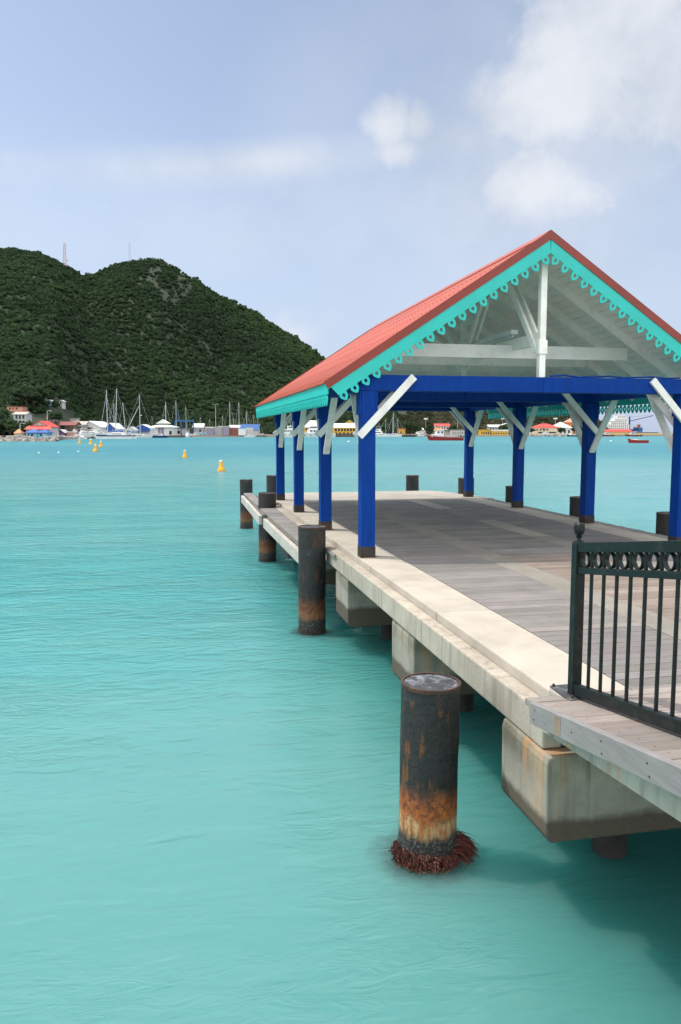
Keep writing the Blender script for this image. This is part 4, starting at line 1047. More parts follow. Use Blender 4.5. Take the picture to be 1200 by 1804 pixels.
def sailboat(label, px, D, L, ytop, deg, hullm='h_white', cover='h_dblue', name='sailing_boat', zoff=0):
    t = boat(name, label, 'sailing boat', px, D, deg, 'sailing boats at the far quays'); t.location.z += zoff
    add_hull(t, L, L*.29, L*.085, hullm, bow=L*.1, sheer=.35)
    mb = MB(); cabin(mb, -L*.22, L*.2, L*.17, L*.08, L*.135, .9, .3); c_ = mb.build('cabin', M['h_white'], t)
    glassband(t, -L*.19, L*.14, L*.175, L*.095, L*.117, .5, par=c_)
    zt = zat(ytop, D)-WATER-zoff
    mast(t, L*.06, L*.1, zt, max(.08, zt*.0085), L=L)
    mb = MB(); mb.tube([(L*.05, 0, L*.2), (-L*.38, 0, L*.19)], [.22, .15], 8); mb.build('boom_cover', M[cover], t)
    return t
def motorboat(label, px, D, L, deg, hullm='h_white', deck=1, name='motor_boat', zoff=0, group='motor boats along the far shore'):
    t = boat(name, label, 'motor boat', px, D, deg, group); t.location.z += zoff
    Hh = L*.11; add_hull(t, L, L*.30, Hh, hullm, bow=L*.13, sheer=.55)
    mb = MB(); cabin(mb, -L*.25, L*.24, L*.24, Hh*.98, Hh*1.9, 1.3, .2); c_ = mb.build('cabin', M['h_white'], t)
    glassband(t, -L*.20, L*.165, L*.243, Hh*1.30, Hh*1.68, 1.1, par=c_)
    if deck > 1:
        mb = MB(); cabin(mb, -L*.2, L*.08, L*.2, Hh*1.9, Hh*2.7, 1.2, .2); c2 = mb.build('flybridge', M['h_white'], t)
        glassband(t, -L*.12, L*.045, L*.203, Hh*2.15, Hh*2.5, .9, par=c2)
        mb = MB(); mb.box(-L*.22, L*.06, -L*.1, L*.1, Hh*3.25, Hh*3.33); mb.build('hard_top', M['h_white'], t)
        for q in (-.19, .02):
            mb = MB(); mb.beam((q*L, 0, Hh*2.7), (q*L, 0, Hh*3.25), .12, L*.14, (1, 0, 0)); mb.build('top_support', M['h_white'], t)
    mb = MB(); mb.tube([(-L*.1, 0, Hh*1.9), (-L*.13, 0, Hh*(3.2 if deck == 1 else 4.6))], .05, 5); mb.build('antenna', M['h_silver'], t)
    mb = MB(); mb.tube([(L*.46, 0, Hh*1.75), (L*.3, L*.11, Hh*1.7), (L*.05, L*.14, Hh*1.55)], .035, 5); mb.build('bow_rail', M['h_silver'], t)
    return t
# catamaran with two hulls
Dc = 372
t = boat('catamaran', 'large white and navy catamaran with tall bare mast in the left marina', 'catamaran', 203, Dc, 180, 'sailing boats at the far quays')
L = 66*mpp(Dc)
for y in (-3.6, 3.6):
    mb = MB(); vs, fs = hull_mesh(L, 2.2, 1.7, bow=1.2, sheer=.18, tr=.7); mb.add([(a, b_+y, c) for a, b_, c in vs], fs); hu = mb.build('hull', M['h_white'], t)
    mb = MB(); vs, fs = hull_mesh(L*.998, 2.26, 1.72, bow=1.2, sheer=.18, tr=.7)
    vs = [(a, b_+y, 1.18+ (c-1.18)*1.0 if c > 1.18 else 1.18) for a, b_, c in vs]; mb.add(vs, fs); mb.build('navy_band', M['h_navy'], hu, fix=False)
mb = MB(); mb.box(-L*.36, L*.22, -3.4, 3.4, 1.2, 1.85); mb.build('bridge_deck', M['h_white'], t)
mb = MB(); cabin(mb, -L*.26, L*.10, 5.6, 1.85, 3.1, .8, .2); cb_ = mb.build('cabin', M['h_white'], t)
glassband(t, -L*.22, L*.06, 5.66, 2.2, 2.75, .6, par=cb_)
mast(t, L*.20, 1.8, zat(688, Dc)-WATER, .20, L=L*1.5, stay=False, rake=0)
mb = MB(); mb.tube([(L*.19, 0, 3.6), (-L*.22, 0, 3.8)], [.42, .3], 10); mb.build('boom_cover', M['h_dblue'], t)
mb = MB(); mb.tube([(L*.42, 0, 2.0), (L*.205, 0, zat(696, Dc)-WATER)], [.09, .07], 6); mb.build('furled_jib', M['h_ltgrey'], t)
for s_ in (-1, 1):
    mb = MB(); mb.tube([(-L*.02, s_*3.6, 1.9), (L*.2, 0, zat(700, Dc)-WATER)], .04, 4); mb.build('shroud', M['h_silver'], t)
# other sailing boats
sailboat('sailing boat with tall leaning mast right of the catamaran mast', 206, 392, 15, 685, 165, cover='h_dblue').rotation_euler[1] = math.radians(-3.5)
sailboat('sailing boat with shorter mast just behind the catamaran, between two taller masts', 204, 440, 12, 711, 170, zoff=1.2)
sailboat('sailing boat with short backward leaning mast between catamaran and blue clubhouse', 224, 445, 12, 709, 175, zoff=1.2).rotation_euler[1] = math.radians(4)
t = sailboat('sailing boat with thick white mast and furled sails beside the blue clubhouse', 244, 425, 16, 695, 10)
mb = MB(); mb.tube([(-7.2, 0, 2.2), (.6, 0, zat(716, 425)-WATER)], [.16, .10], 8); mb.build('furled_sail', M['h_white'], t)
mb = MB(); mb.lathe([(.1, -.25), (.45, -.2), (.45, .2), (.1, .25)], 12, (1.7, 0, zat(732, 425)-WATER)); mb.build('radar_dome', M['h_white'], t)
for i, (px, yt, lab) in enumerate([(291.5, 709, 'white boathouse roof, left of a pair'), (294, 714, 'white boathouse roof, right of a pair'), (309.5, 706, 'blue travel lift, left side'), (329.5, 716, 'blue travel lift, right side'),
                        (404, 708.5, 'rust red container'), (423, 709, 'blue roofed shed, tallest there'), (433.5, 728, 'blue roofed shed, short left mast of a pair'), (436.5, 723, 'blue roofed shed, right mast of a pair'), (453, 735, 'near end of the pavilion eave'), (270, 733, 'left edge of the white boathouse roof'), (352, 735, 'grey quay hut, short mast'), (371, 738, 'lilac grey container, short mast'), (391, 732, 'tall lamp post, first mast to its right'), (413, 736, 'white workshop roof, short mast'), (446, 731, 'right half of the blue roofed shed')]):
    sailboat('sailing boat mast behind the ' + lab, px, 545+i*4, 10, yt, [0, 180, 20, 160][i % 4], zoff=1.3)
for px, yt, lab in ((678, 738, 'leftmost of the masts left of the fishing boat'), (690, 735, 'second of the masts left of the fishing boat'), (695, 726.5, 'tallest of the masts left of the fishing boat'), (702.5, 737, 'rightmost of the masts left of the fishing boat')):
    sailboat('moored sailing boat, ' + lab, px, 548 + (px-678)*.4, 11, yt, 0 if px < 692 else 180)
# motor boats of the yard
for px, D, L, deg, dk, zo, lab in ((128, 360, 7, 200, 1, 0, 'small white motor boat at the pink shed'), (140, 366, 8, 150, 1, 0, 'white motor boat stored ashore left of the boatyard ramp'), (150, 376, 10, 30, 2, 1.3, 'white motor boat with flybridge in front of the large boat shed'),
        (163, 384, 11, 160, 2, 1.3, 'big white motor cruiser ashore beside the catamaran bow'), (176, 392, 10, 10, 2, 1.2, 'white motor cruiser right behind the catamaran mast'), (256, 440, 9, 0, 1, 0, 'white motor boat beside the blue clubhouse'),
        (106, 345, 8, 185, 1, 0, 'low grey white launch afloat before the purple shed'), (120, 352, 6, 20, 1, 0, 'small white runabout afloat before the pink shed'), (215, 432, 8, 170, 1, 0, 'white motor boat behind the catamaran stern'), (233, 446, 7, 15, 1, 0, 'small white motor boat left of the blue clubhouse'),
        (134, 386, 9, 80, 2, 1.3, 'white cruiser ashore seen bow on below the canopy'), (157, 392, 9, 60, 1, 1.3, 'white boat hull stored ashore under the large shed gable'), (441, 512, 8, 10, 1, 0, 'small white boat moored before the blue roofed shed'),
        (331.5, 505, 9, 80, 2, .2, 'white motor boat end on below the travel lift'), (347, 518, 8, 20, 1, 1.2, 'blue and white boat ashore before the quay hut'),
        (673, 530, 11, 175, 1, 0, 'white motor boat right of the big yacht'), (694, 532, 11, 175, 1, 0, 'low white motor boat second right of the big yacht'), (741, 575, 6, 0, 1, 0.3, 'tiny white boat on the beach left of the fishing boat'), (832, 560, 6, 30, 1, 0, 'tiny white boat right of the green hulled boat'),
        (1008, 588, 9, 190, 1, 0, 'white topped dark boat moored at the far beach right end')):
    motorboat(lab, px, D, L, deg, 'h_white' if 'dark' not in lab else 'h_dark', dk, zoff=zo)
t = motorboat('large white motor yacht behind the front left blue post', 662, 540, 19, 178, 'h_white', 2, name='motor_yacht', group=None)
t = motorboat('dark hulled speedboat lying along the brown jetty', 278, 448, 34*mpp(448), 185, 'h_navy', 1, name='speedboat', group=None)
t = motorboat('green hulled boat behind the stern of the red fishing boat', 818, 555, 7, 180, 'h_teal', 1, group=None)
# white ferry
def ferry(label, px, D, L, deg):
    t = boat('ferry', label, 'ferry', px, D, deg); add_hull(t, L, L*.25, 2.6, 'h_white', bow=1.6, sheer=.3, tr=.95)
    mb = MB(); cabin(mb, -L*.42, L*.22, L*.22, 2.55, 5.2, .4, 0); c1_ = mb.build('deckhouse', M['h_white'], t)
    for i in range(6):
        mb = MB(); x = -L*.36 + i*L*.085; mb.box(x, x+L*.05, -L*.114, L*.114, 3.6, 4.5); mb.build('window', M['glass'], c1_)
    mb = MB(); cabin(mb, -L*.15, L*.16, L*.18, 5.2, 7.4, .5, .1); c2 = mb.build('wheelhouse', M['h_white'], t)
    glassband(t, -L*.10, L*.14, L*.184, 6.1, 6.9, .4, par=c2)
    for i in range(5):
        mb = MB(); x = -L*.38 + i*L*.16; mb.tube([(x, -L*.128, 1.4), (x, L*.128, 1.4)], .32, 10); mb.build('porthole', M['h_dark'], t)
    mb = MB(); mb.tube([(0, 0, 7.4), (-.3, 0, 11)], .1, 6); mb.build('mast', M['h_white'], t)
    mb = MB(); mb.box(-L*.36, -L*.24, -1, 1, 5.2, 6.9); mb.build('funnel', M['h_ltgrey'], t)
ferry('large white ferry moored behind the second and third left blue posts', 556, 515, 26, 172)
ferry('smaller white ferry left of the large one, behind the left blue posts', 512, 510, 15, 8)
slab('barge', 'long dark work barge moored left of the fishing boat', 'barge', 708, 732, 545, 6, WATER-.5, WATER+1.3, 'h_dark')
slab('barge', 'dark barge moored below the yellow terminal', 'barge', 588, 632, 528, 7, WATER-.5, WATER+2.2, 'h_brown')
# red fishing boat
Df = 296; L = 66*mpp(Df)
t = boat('fishing_boat', 'red fishing boat with white wheelhouse anchored beyond the pier', 'fishing boat', 783, Df, 180); 
add_hull(t, L, 4.0, 1.45, 'h_boatred', bow=1.4, sheer=.75, tr=.9)
mb = MB(); vs, fs = hull_mesh(L*1.002, 4.08, 1.47, bow=1.4, sheer=.75, tr=.9)
sel = []
for i in range(0, len(vs), 14):
    for s0 in (0, 7):
        top = vs[i+s0+6]; mid = vs[i+s0+4]
        sel += [(top[0]*.6+mid[0]*.4, (top[1]*.6+mid[1]*.4)*1.012, top[2]*.58+mid[2]*.42), (top[0]*.75+mid[0]*.25, (top[1]*.75+mid[1]*.25)*1.012, top[2]*.76+mid[2]*.24)]
fs = []
for i in range(0, len(sel)//4 - 1):
    for s0 in (0, 2): fs.append([i*4+s0, i*4+s0+1, (i+1)*4+s0+1, (i+1)*4+s0])
mb = MB(); mb.add(sel, fs); mb.build('white_stripe', M['h_white'], t, fix=False)
mb = MB(); cabin(mb, L*.02, L*.24, 2.6, 1.3, 3.85, .05, .02); c_ = mb.build('wheelhouse', M['h_ltblue'] if False else M['h_white'], t)
for x in (.05, .145):
    mb = MB(); mb.box(L*x, L*(x+.042), -1.33, 1.33, 2.75, 3.45); mb.build('window', M['glass'], c_)
mb = MB(); mb.box(L*.0, L*.255, -1.4, 1.4, 3.85, 3.97); mb.build('roof', M['h_white'], c_)
mb = MB(); cabin(mb, L*.24, L*.36, 2.4, 1.45, 2.3, .6, 0); mb.build('fore_cabin', M['h_white'], t)
mb = MB(); mb.box(-L*.34, -L*.02, -1.3, 1.3, 1.35, 1.95); mb.build('deck_box', M['h_ltgrey'], t)
for x in (-.42, -.3, -.18, -.06):
    mb = MB(); mb.tube([(L*x, -1.6, 1.4), (L*x, -1.6, 2.9)], .05, 6); mb.build('awning_pole', M['h_silver'], t)
mb = MB(); mb.box(-L*.45, -L*.2, -1.7, 1.7, 2.9, 3.0); mb.build('awning', M['h_ltgrey'], t)
mb = MB(); mb.tube([(L*.10, 0, 3.9), (L*.09, 0, 6.2)], .06, 6); mb.build('mast', M['h_silver'], t)
mb = MB(); mb.tube([(-L*.36, -1.95, .9), (-L*.36, -2.2, .7)], .35, 10); mb.build('fender', M['h_yellow'], t)
# red skiff on the right
Ds_ = 224; L = 36*mpp(Ds_)
t = boat('skiff', 'small red open skiff with white slash afloat at the right', 'skiff', 1124, Ds_, 180); 
hu = add_hull(t, L, 1.9, .82, 'h_boatred', bow=.5, sheer=.55, tr=.9)
mb = MB(); mb.beam((-.35, -.985, .62), (-1.05, -.86, .12), .05, .34, (0, 1, 0)); mb.build('white_slash', M['h_white'], hu)
mb = MB(); mb.box(-.5, -.2, -.8, .8, .86, .93); mb.build('thwart', M['h_white'], t)
mb = MB(); cabin(mb, .4, 1.9, 1.3, .84, 1.15, .5, .1); mb.build('bow_cover', M['h_white'], t)
mb = MB(); mb.tube([(-.3, 0, .9), (-.3, 0, 2.4)], .03, 6); mb.build('staff', M['h_silver'], t)
for px, w_, lab in ((1071, 22, 'long low maroon boat moored below the red roofed shed'), (1116, 30, 'low maroon boat moored behind the red skiff')):
    t = boat('launch', lab, 'launch', px, 610, 178); add_hull(t, w_*mpp(610), 3.2, 1.3, 'h_dred', bow=1, sheer=.4)
    mb = MB(); cabin(mb, -1.5, 2.5, 2.2, 1.3, 2.9, .4, .1); c_ = mb.build('cabin', M['h_white'], t); glassband(t, -1.2, 2.1, 2.25, 1.9, 2.5, .3, par=c_)
# cargo ship behind the seawall
Dg = 880; s_ = mpp(Dg)
t = boat('cargo_ship', 'white cargo ship with tall superstructure and dark crane behind the seawall', 'ship', 1100, Dg, 0)
mb = MB(); mb.add(*hull_mesh(120*s_, 16, 3.3, bow=2, sheer=.0, tr=.95)); mb.build('hull', M['h_navy'], t)
X0 = lambda px: (px-1100)*s_
Z0 = lambda py: zat(py, Dg)-WATER
for a, b_, y0, y1, w in ((1068, 1104, 760, 748, 15), (1072, 1102, 748, 742, 14), (1079, 1101, 742, 737, 13), (1083, 1097, 737, 733.5, 12)):
    mb = MB(); mb.box(X0(a), X0(b_), -w/2, w/2, Z0(y0)+.002, Z0(y1)); dk = mb.build('deckhouse', M['h_white'], t)
    for r_ in range(int((y0-y1)//3)):
        zz = Z0(y0)+(r_+.4)*3*s_
        for i in range(int((b_-a)//3.4)):
            mb = MB(); x = X0(a+1.2+i*3.4); mb.box(x, x+1.1, -w/2-.05, w/2+.05, zz, zz+.9); mb.build('window', M['glass'], dk)
mb = MB(); mb.box(X0(1086), X0(1092), -3, 3, Z0(733.5), Z0(730)); mb.build('funnel', M['h_ltgrey'], t)
for px, y1, y0 in ((1081, 731, 737), (1089, 728, 733), (1098, 731, 737)):
    mb = MB(); mb.tube([(X0(px), 0, Z0(y0)), (X0(px), 0, Z0(y1))], .25, 6); mm_ = mb.build('mast', M['h_white'], t)
    mb = MB(); mb.box(X0(px)-1.5, X0(px)+1.5, -.15, .15, Z0(y1+2), Z0(y1+2)+.3); mb.build('radar_arm', M['h_white'], mm_)
mb = MB(); mb.tube([(X0(1108.5), 0, Z0(762)), (X0(1108.5), 0, Z0(734))], [1.0, .8], 12); cr = mb.build('crane_post', M['h_craneblue'], t)
mb = MB(); mb.beam((X0(1109), 0, Z0(742)), (X0(1150), 0, Z0(732.5)), .5, .75); mb.build('crane_jib', M['h_craneblue'], cr)
mb = MB(); mb.tube([(X0(1108.5), 0, Z0(734.5)), (X0(1149), 0, Z0(732.5)+.4)], .08, 4); mb.build('crane_cable', M['h_dark'], cr)
def container(label, px0, px1, y0, y1, D, m, group='shipping containers', dep=2.5, z=None):
    w = (px1-px0)*mpp(D); z0 = zat(y0, D) if z is None else z; h_ = (y0-y1)*mpp(D)
    t = thing('shipping_container', label, 'container', at((px0+px1)/2, D, z0), -yaw, group)
    mb = MB(); n = int(w/.3); vs = []; fs = []
    for i in range(n+1):
        x = -w/2+.06 + (w-.12)*i/n; y = -.03 if i % 2 else .03
        vs += [(x, y, .12), (x, y, h_-.1), (x, dep, .12), (x, dep, h_-.1)]
    for i in range(n): fs += [[4*i, 4*i+4, 4*i+5, 4*i+1], [4*i+2, 4*i+3, 4*i+7, 4*i+6], [4*i+1, 4*i+5, 4*i+7, 4*i+3]]
    fs += [[0, 1, 3, 2], [4*n, 4*n+2, 4*n+3, 4*n+1]]
    mb.add(vs, fs); mb.build('body', M[m], t)
    mb = MB()
    for x in (-w/2, w/2-.12):
        for y in (-.06, dep-.06): mb.box(x, x+.12, y, y+.12, 0, h_)
    for z_ in (0, h_-.1):
        for y in (-.055, dep-.055): mb.box(-w/2+.12, w/2-.12, y, y+.11, z_, z_+.1)
    mb.build('frame', M[m], t)
for a in (('blue grey container stacked high on the ship, left column', 1109, 1116, 762, 756, Dg, 'h_gantry'), ('dark blue container on the ship, middle column', 1117, 1124, 760, 753, Dg, 'h_craneblue'), ('pale container topping the middle column on the ship', 1117, 1123, 753, 749.5, Dg, 'h_ltgrey'),
          ('red brown container topping the ship stack beside the pale one', 1123.5, 1128, 753, 748, Dg, 'h_rustred'), ('blue container at the right edge of the ship stack', 1124.5, 1132, 761, 753.2, Dg, 'h_gantry')):
    container(*a, group='containers on the cargo ship')
for a in (('lilac grey container, leftmost of the quay row', 365, 376, 768.4, 757.5, 517, 'h_lilac'), ('grey container second from left in the quay row', 376.6, 392, 768.4, 754, 519, 'h_grey'), ('blue grey container third from left in the quay row', 392.6, 404, 768.4, 753.5, 519, 'h_lilac'), ('rust red container in the quay row', 405, 419, 768.4, 755.5, 521, 'h_rustred'), ('cream white container at the right end of the quay row', 420, 433, 768.4, 757, 519, 'h_white'), ('pale grey container behind the cream one', 433.6, 446, 768.4, 755, 523, 'h_ltgrey')):
    container(*a, group='containers on the far quay', z=-.14)
# travel lift
Dt = 512
t = thing('travel_lift', 'blue travel lift gantry standing on the quay right of the boathouse', 'boat lift', at(324, Dt, -.15), -yaw)
xx = lambda px: (px-324)*mpp(Dt)
for px in (309, 316, 330, 338):
    mb = MB(); mb.box(xx(px)-.28, xx(px)+.28, 0 if px in (309, 330) else 6, .6 if px in (309, 330) else 6.6, 0, (768-743)*mpp(Dt)); mb.build('leg', M['h_gantry'], t)
    mb = MB(); mb.tube([(xx(px)-.25, .3 if px in (309, 330) else 6.3, .7), (xx(px)+.25, .3 if px in (309, 330) else 6.3, .7)], .72, 14); mb.build('wheel', M['h_dark'], t)
for y in (.3, 6.3):
    mb = MB(); mb.beam((xx(308), y, (768-742.5)*mpp(Dt)), (xx(339), y, (768-742.5)*mpp(Dt)), .6, .8); mb.build('cross_beam', M['h_gantry'], t)
mb = MB(); mb.beam((xx(313.5), 3, 9.5), (xx(313), 3, (768-725)*mpp(Dt)), .4, .4); mb.build('derrick', M['h_gantry'], t)
# ------------------------------------------------------------------ buoys
def buoy_proto():
    t = thing('channel_buoy', 'x', 'buoy', (0, 0, 0), 0, 'yellow buoys marking the channel')
    mb = MB(); mb.lathe([(.10, -.25), (.30, -.12), (.35, .02), (.33, .16), (.22, .30), (.165, .40), (.15, .78), (.13, .84), (.02, .86)], 24); mb.build('float', M['h_buoy'], t, smooth=True)
    mb = MB(); mb.lathe([(.135, .835), (.12, .90), (.05, .94), (.01, .945)], 16); mb.build('top_mark', M['h_white'], t, smooth=True)
    return t
bp = buoy_proto()
for i, (px, py, k, lab) in enumerate([(389, 830, .92, 'nearest yellow buoy, right of all the others'), (325, 806.5, 1.0, 'yellow buoy second nearest, left of the nearest one'), (177, 787.5, 1.35, 'yellow buoy right of the close set of four'), (167, 796, 1.25, 'yellow buoy nearest of the close set of four'), (159.5, 783, 1.5, 'yellow buoy in the middle of the close set of four'), (140, 781.5, 1.4, 'yellow buoy farthest left of the close set of four')]):
    D = 3.0*FH/(py-HOR); p = at(px, D, WATER)
    if i == 0: bp.location = p; bp['label'] = lab; o = bp
    else: o = dup(bp, p, R.uniform(0, 6), lab)
    o.scale = (k, k, k); o.rotation_euler = (R.uniform(-.06, .06), R.uniform(-.06, .06), 0)
mb = MB(); mb.lathe([(.05, -.2), (.2, -.1), (.24, .03), (.16, .17), (.03, .23)], 14); f0 = mb.build('mooring_float', M['h_white'], smooth=True)
for i, (px, py) in enumerate([(67, 798), (102, 797.3), (137, 795.5), (614, 778.5), (1077, 777)]):
    D = 3.0*FH/(py-HOR); o = f0 if i == 0 else f0.copy()
    if i: COL.objects.link(o)
    o.location = at(px, D, WATER); k = .65 if i < 3 else 1.6; o.scale = (k, k, k)
    tag(o, ['small white float, leftmost of three in a row off the jetty', 'small white float, middle of three in a row off the jetty', 'small white float, right of three in a row off the jetty', 'white float seen just left of the front left blue post', 'tiny white float between the right blue posts'][i], 'float', 'white mooring floats')
# ------------------------------------------------------------------ lamp posts, masts on the hill
def lamp(label, px, yb, yt, D, double=False, flood=False):
    z0 = GZ if yb is None else zat(yb, D); h_ = zat(yt, D)-z0
    t = thing('lamp_post', label, 'lamp post', at(px, D, z0), -yaw, 'lamp posts along the shore')
    mb = MB(); mb.tube([(0, 0, -1), (0, 0, h_)], [.16, .10], 8); mb.build('pole', M['h_silver'], t)
    for s_ in ((-1, 1) if double else (1,)):
        mb = MB(); mb.tube([(0, 0, h_-.1), (s_*.8, 0, h_+.1), (s_*1.5, 0, h_+.05)], .06, 6); ar = mb.build('arm', M['h_silver'], t)
        mb = MB(); mb.box(*sorted((s_*1.1, s_*2.0)), -.2, .2, h_-.05, h_+.12); mb.build('lamp_head', M['h_white'], ar)
    if flood:
        mb = MB(); mb.box(-1.6, 1.6, -.2, .2, h_-.6, h_+.6); mb.build('flood_panel', M['h_white'], t)
lamp('tall lamp post beside the red roofed guest house', 84.5, None, 724, 345)
lamp('short lamp post behind the orange tent', 36, None, 746, 300)
lamp('tall double armed lamp post behind the grey containers', 380.5, None, 712.5, 545, True)
for px, yt, lab in ((750, 738, 'floodlight mast above the trees left of the fishing boat'), (806, 736, 'floodlight mast above the grey warehouse'), (885, 737.5, 'floodlight mast behind the modern white house'), (978, 737.5, 'floodlight mast behind the red roofed hall')):
    lamp(lab, px, None, yt, 655, False, True)
def lattice(label, px, ytop, D, w, red):
    z0 = terr(px, D); h_ = zat(ytop, D)-z0
    t = thing('radio_mast', label, 'radio mast', at(px, D, z0-.5), .4)
    cs = [(w, w), (-w, w), (-w, -w), (w, -w)]
    for x, y in cs:
        mb = MB(); mb.tube([(x, y, 0), (x*.45, y*.45, h_)], w*.10, 5); mb.build('leg', M['h_silver'], t)
    mb = MB(); n = 9
    for i in range(n):
        k0, k1 = 1-.55*i/n, 1-.55*(i+1)/n
        for j in range(4):
            a, b_ = cs[j], cs[(j+1) % 4]
            mb.tube([(a[0]*k0, a[1]*k0, h_*i/n), (b_[0]*k1, b_[1]*k1, h_*(i+1)/n)], w*.06, 4)
            mb.tube([(a[0]*k1, a[1]*k1, h_*(i+1)/n), (b_[0]*k1, b_[1]*k1, h_*(i+1)/n)], w*.06, 4)
    mb.build('bracing', M['h_salmon' if red else 'h_silver'], t)
    for z_, x_ in ((.35, w*1.6), (.9, w*.9)):
        mb = MB(); mb.lathe([(.2, -.25), (w*.7, -.1), (w*.7, .3), (.2, .5)], 12, (x_, 0, h_*z_)); mb.build('dish', M['h_white'], t)
    mb = MB(); mb.tube([(0, 0, h_*.95), (0, 0, h_*1.03)], .1, 5); mb.build('antenna', M['h_silver'], t)
lattice('red and white lattice radio mast in the saddle of the hill', 125, 437, 862, 1.7, True)
lattice('thin grey radio mast on the right hilltop', 237, 437, 880, .9, False)

# ------------------------------------------------------------------ vegetation
def leaf_mat(name, stops):
    m, nt, b = new_mat(name)
    a = nd(nt, 'ShaderNodeAttribute', attribute_name='tint'); s3 = nd(nt, 'ShaderNodeSeparateColor'); lk(nt, a.outputs['Color'], s3.inputs[0])
    c = ramp(nt, s3.outputs[0], stops); lk(nt, c, b.inputs['Base Color']); b.inputs['Roughness'].default_value = .75
    b.inputs['Specular IOR Level'].default_value = .1
    tr = nd(nt, 'ShaderNodeBsdfTranslucent'); lk(nt, c, tr.inputs[0]); mx = nd(nt, 'ShaderNodeMixShader'); mx.inputs[0].default_value = .45
    lk(nt, b.outputs[0], mx.inputs[1]); lk(nt, tr.outputs[0], mx.inputs[2]); lk(nt, mx.outputs[0], nt.nodes['Material Output'].inputs[0])
    return m
M['scrub'] = leaf_mat('scrub_foliage', [(0.0, (.026, .046, .025)), (.35, (.039, .070, .032)), (.62, (.058, .102, .038)), (.85, (.088, .124, .042)), (1.0, (.135, .130, .072))])
M['dry'] = leaf_mat('dry_scrub', [(0.0, (.028, .036, .018)), (.4, (.060, .068, .034)), (.7, (.10, .098, .058)), (1.0, (.18, .155, .115))])
M['bark'] = mat('bark', (.10, .075, .05), (.06, .045, .03), 6, .9)
rg = np.random.default_rng(4)
def clump(nq=26, core=True, seed=0, flat=.8):
    """unit crown: a lumpy core and leaf-cluster faces all round its volume -> verts, tris/quads as quads"""
    r_ = np.random.default_rng(seed); V = []; Q = []; J = []
    if core:
        bm = bmesh.new(); bmesh.ops.create_icosphere(bm, subdivisions=2 if False else 1, radius=.74)
        for v_ in bm.verts: v_.co *= 1+.5*noise.noise(v_.co*1.9+Vector((seed*3.1, 0, 0)))
        for v_ in bm.verts: V.append((v_.co.x, v_.co.y, v_.co.z*flat)); J.append(-.12)
        for f in bm.faces: q = [v_.index for v_ in f.verts]; Q.append(q + [q[2]])
        bm.free()
    for i in range(nq):
        d = r_.normal(size=3); d[2] = abs(d[2])*.9 - .15; d /= np.linalg.norm(d)
        p = d*r_.uniform(.62, 1.02); p[2] *= flat
        nrm = d + r_.normal(size=3)*.55; nrm /= np.linalg.norm(nrm)
        a = np.cross(nrm, r_.normal(size=3)); a /= np.linalg.norm(a); b_ = np.cross(nrm, a); s = r_.uniform(.16, .36)
        n0 = len(V); j = r_.uniform(-.10, .16)
        for (ua, ub) in ((-1, -.7), (.9, -1), (1, .8), (-.8, 1)): V.append(tuple(p + a*ua*s + b_*ub*s*.8 + nrm*r_.uniform(-.08, .08))); J.append(j)
        Q.append([n0, n0+1, n0+2, n0+3])
    return np.array(V, 'f4'), np.array(Q, 'i4'), np.array(J, 'f4')
def mesh_np(name, V, Q, T, m):
    me = bpy.data.meshes.new(name)
    me.vertices.add(len(V)); me.vertices.foreach_set('co', V.astype('f4').ravel())
    tri = Q[:, 2] == Q[:, 3]
    lens = np.where(tri, 3, 4).astype('i4'); st = np.concatenate([[0], np.cumsum(lens)[:-1]]).astype('i4')
    mask = np.ones(Q.shape, bool); mask[tri, 3] = False; loops = Q[mask].astype('i4')
    me.loops.add(len(loops)); me.loops.foreach_set('vertex_index', loops)
    me.polygons.add(len(Q)); me.polygons.foreach_set('loop_start', st)
    try: me.polygons.foreach_set('loop_total', lens)
    except Exception: pass
    at_ = me.attributes.new('tint', 'FLOAT_COLOR', 'POINT'); c = np.ones((len(V), 4), 'f4'); c[:, 0] = T; at_.data.foreach_set('color', c.ravel())
    me.materials.append(m); me.update(calc_edges=True); me.validate()
    o = bpy.data.objects.new(name, me); COL.objects.link(o); return o
CL = [clump(30, True, s) for s in range(8)]
def scatter(name, pts, m):
    Vs, Qs, Ts = [], [], []; off = 0
    for (x, y, z, r, tint) in pts:
        V, Q, J = CL[rg.integers(8)]; a = rg.uniform(0, 2*PI); ca, sa = math.cos(a), math.sin(a)
        k = np.array([r*rg.uniform(.8, 1.25), r*rg.uniform(.8, 1.25), r*rg.uniform(.75, 1.2)])
        W_ = V*k; W_ = np.stack([W_[:, 0]*ca - W_[:, 1]*sa + x, W_[:, 0]*sa + W_[:, 1]*ca + y, W_[:, 2] + z], 1)
        Vs.append(W_); Qs.append(Q+off); Ts.append(np.clip(tint+J, 0, 1)); off += len(V)
    return mesh_np(name, np.concatenate(Vs), np.concatenate(Qs), np.concatenate(Ts), m)
def clear(px, D):
    for a, b_, c0, c1 in KEEP:
        if a < px < b_ and c0 < D < c1: return True
    return False
pts = []; dry = []
tries = 0
def rocky(px, D, w):       # bare rock faces under the summit
    z = terr(px, D); py = HOR - (z-1.65)/D*FH
    e = ((px-298)/48)**2 + ((py-508)/34)**2
    return e < 1 and noise.noise((w.x*.05, w.y*.03, 1)) > -.15
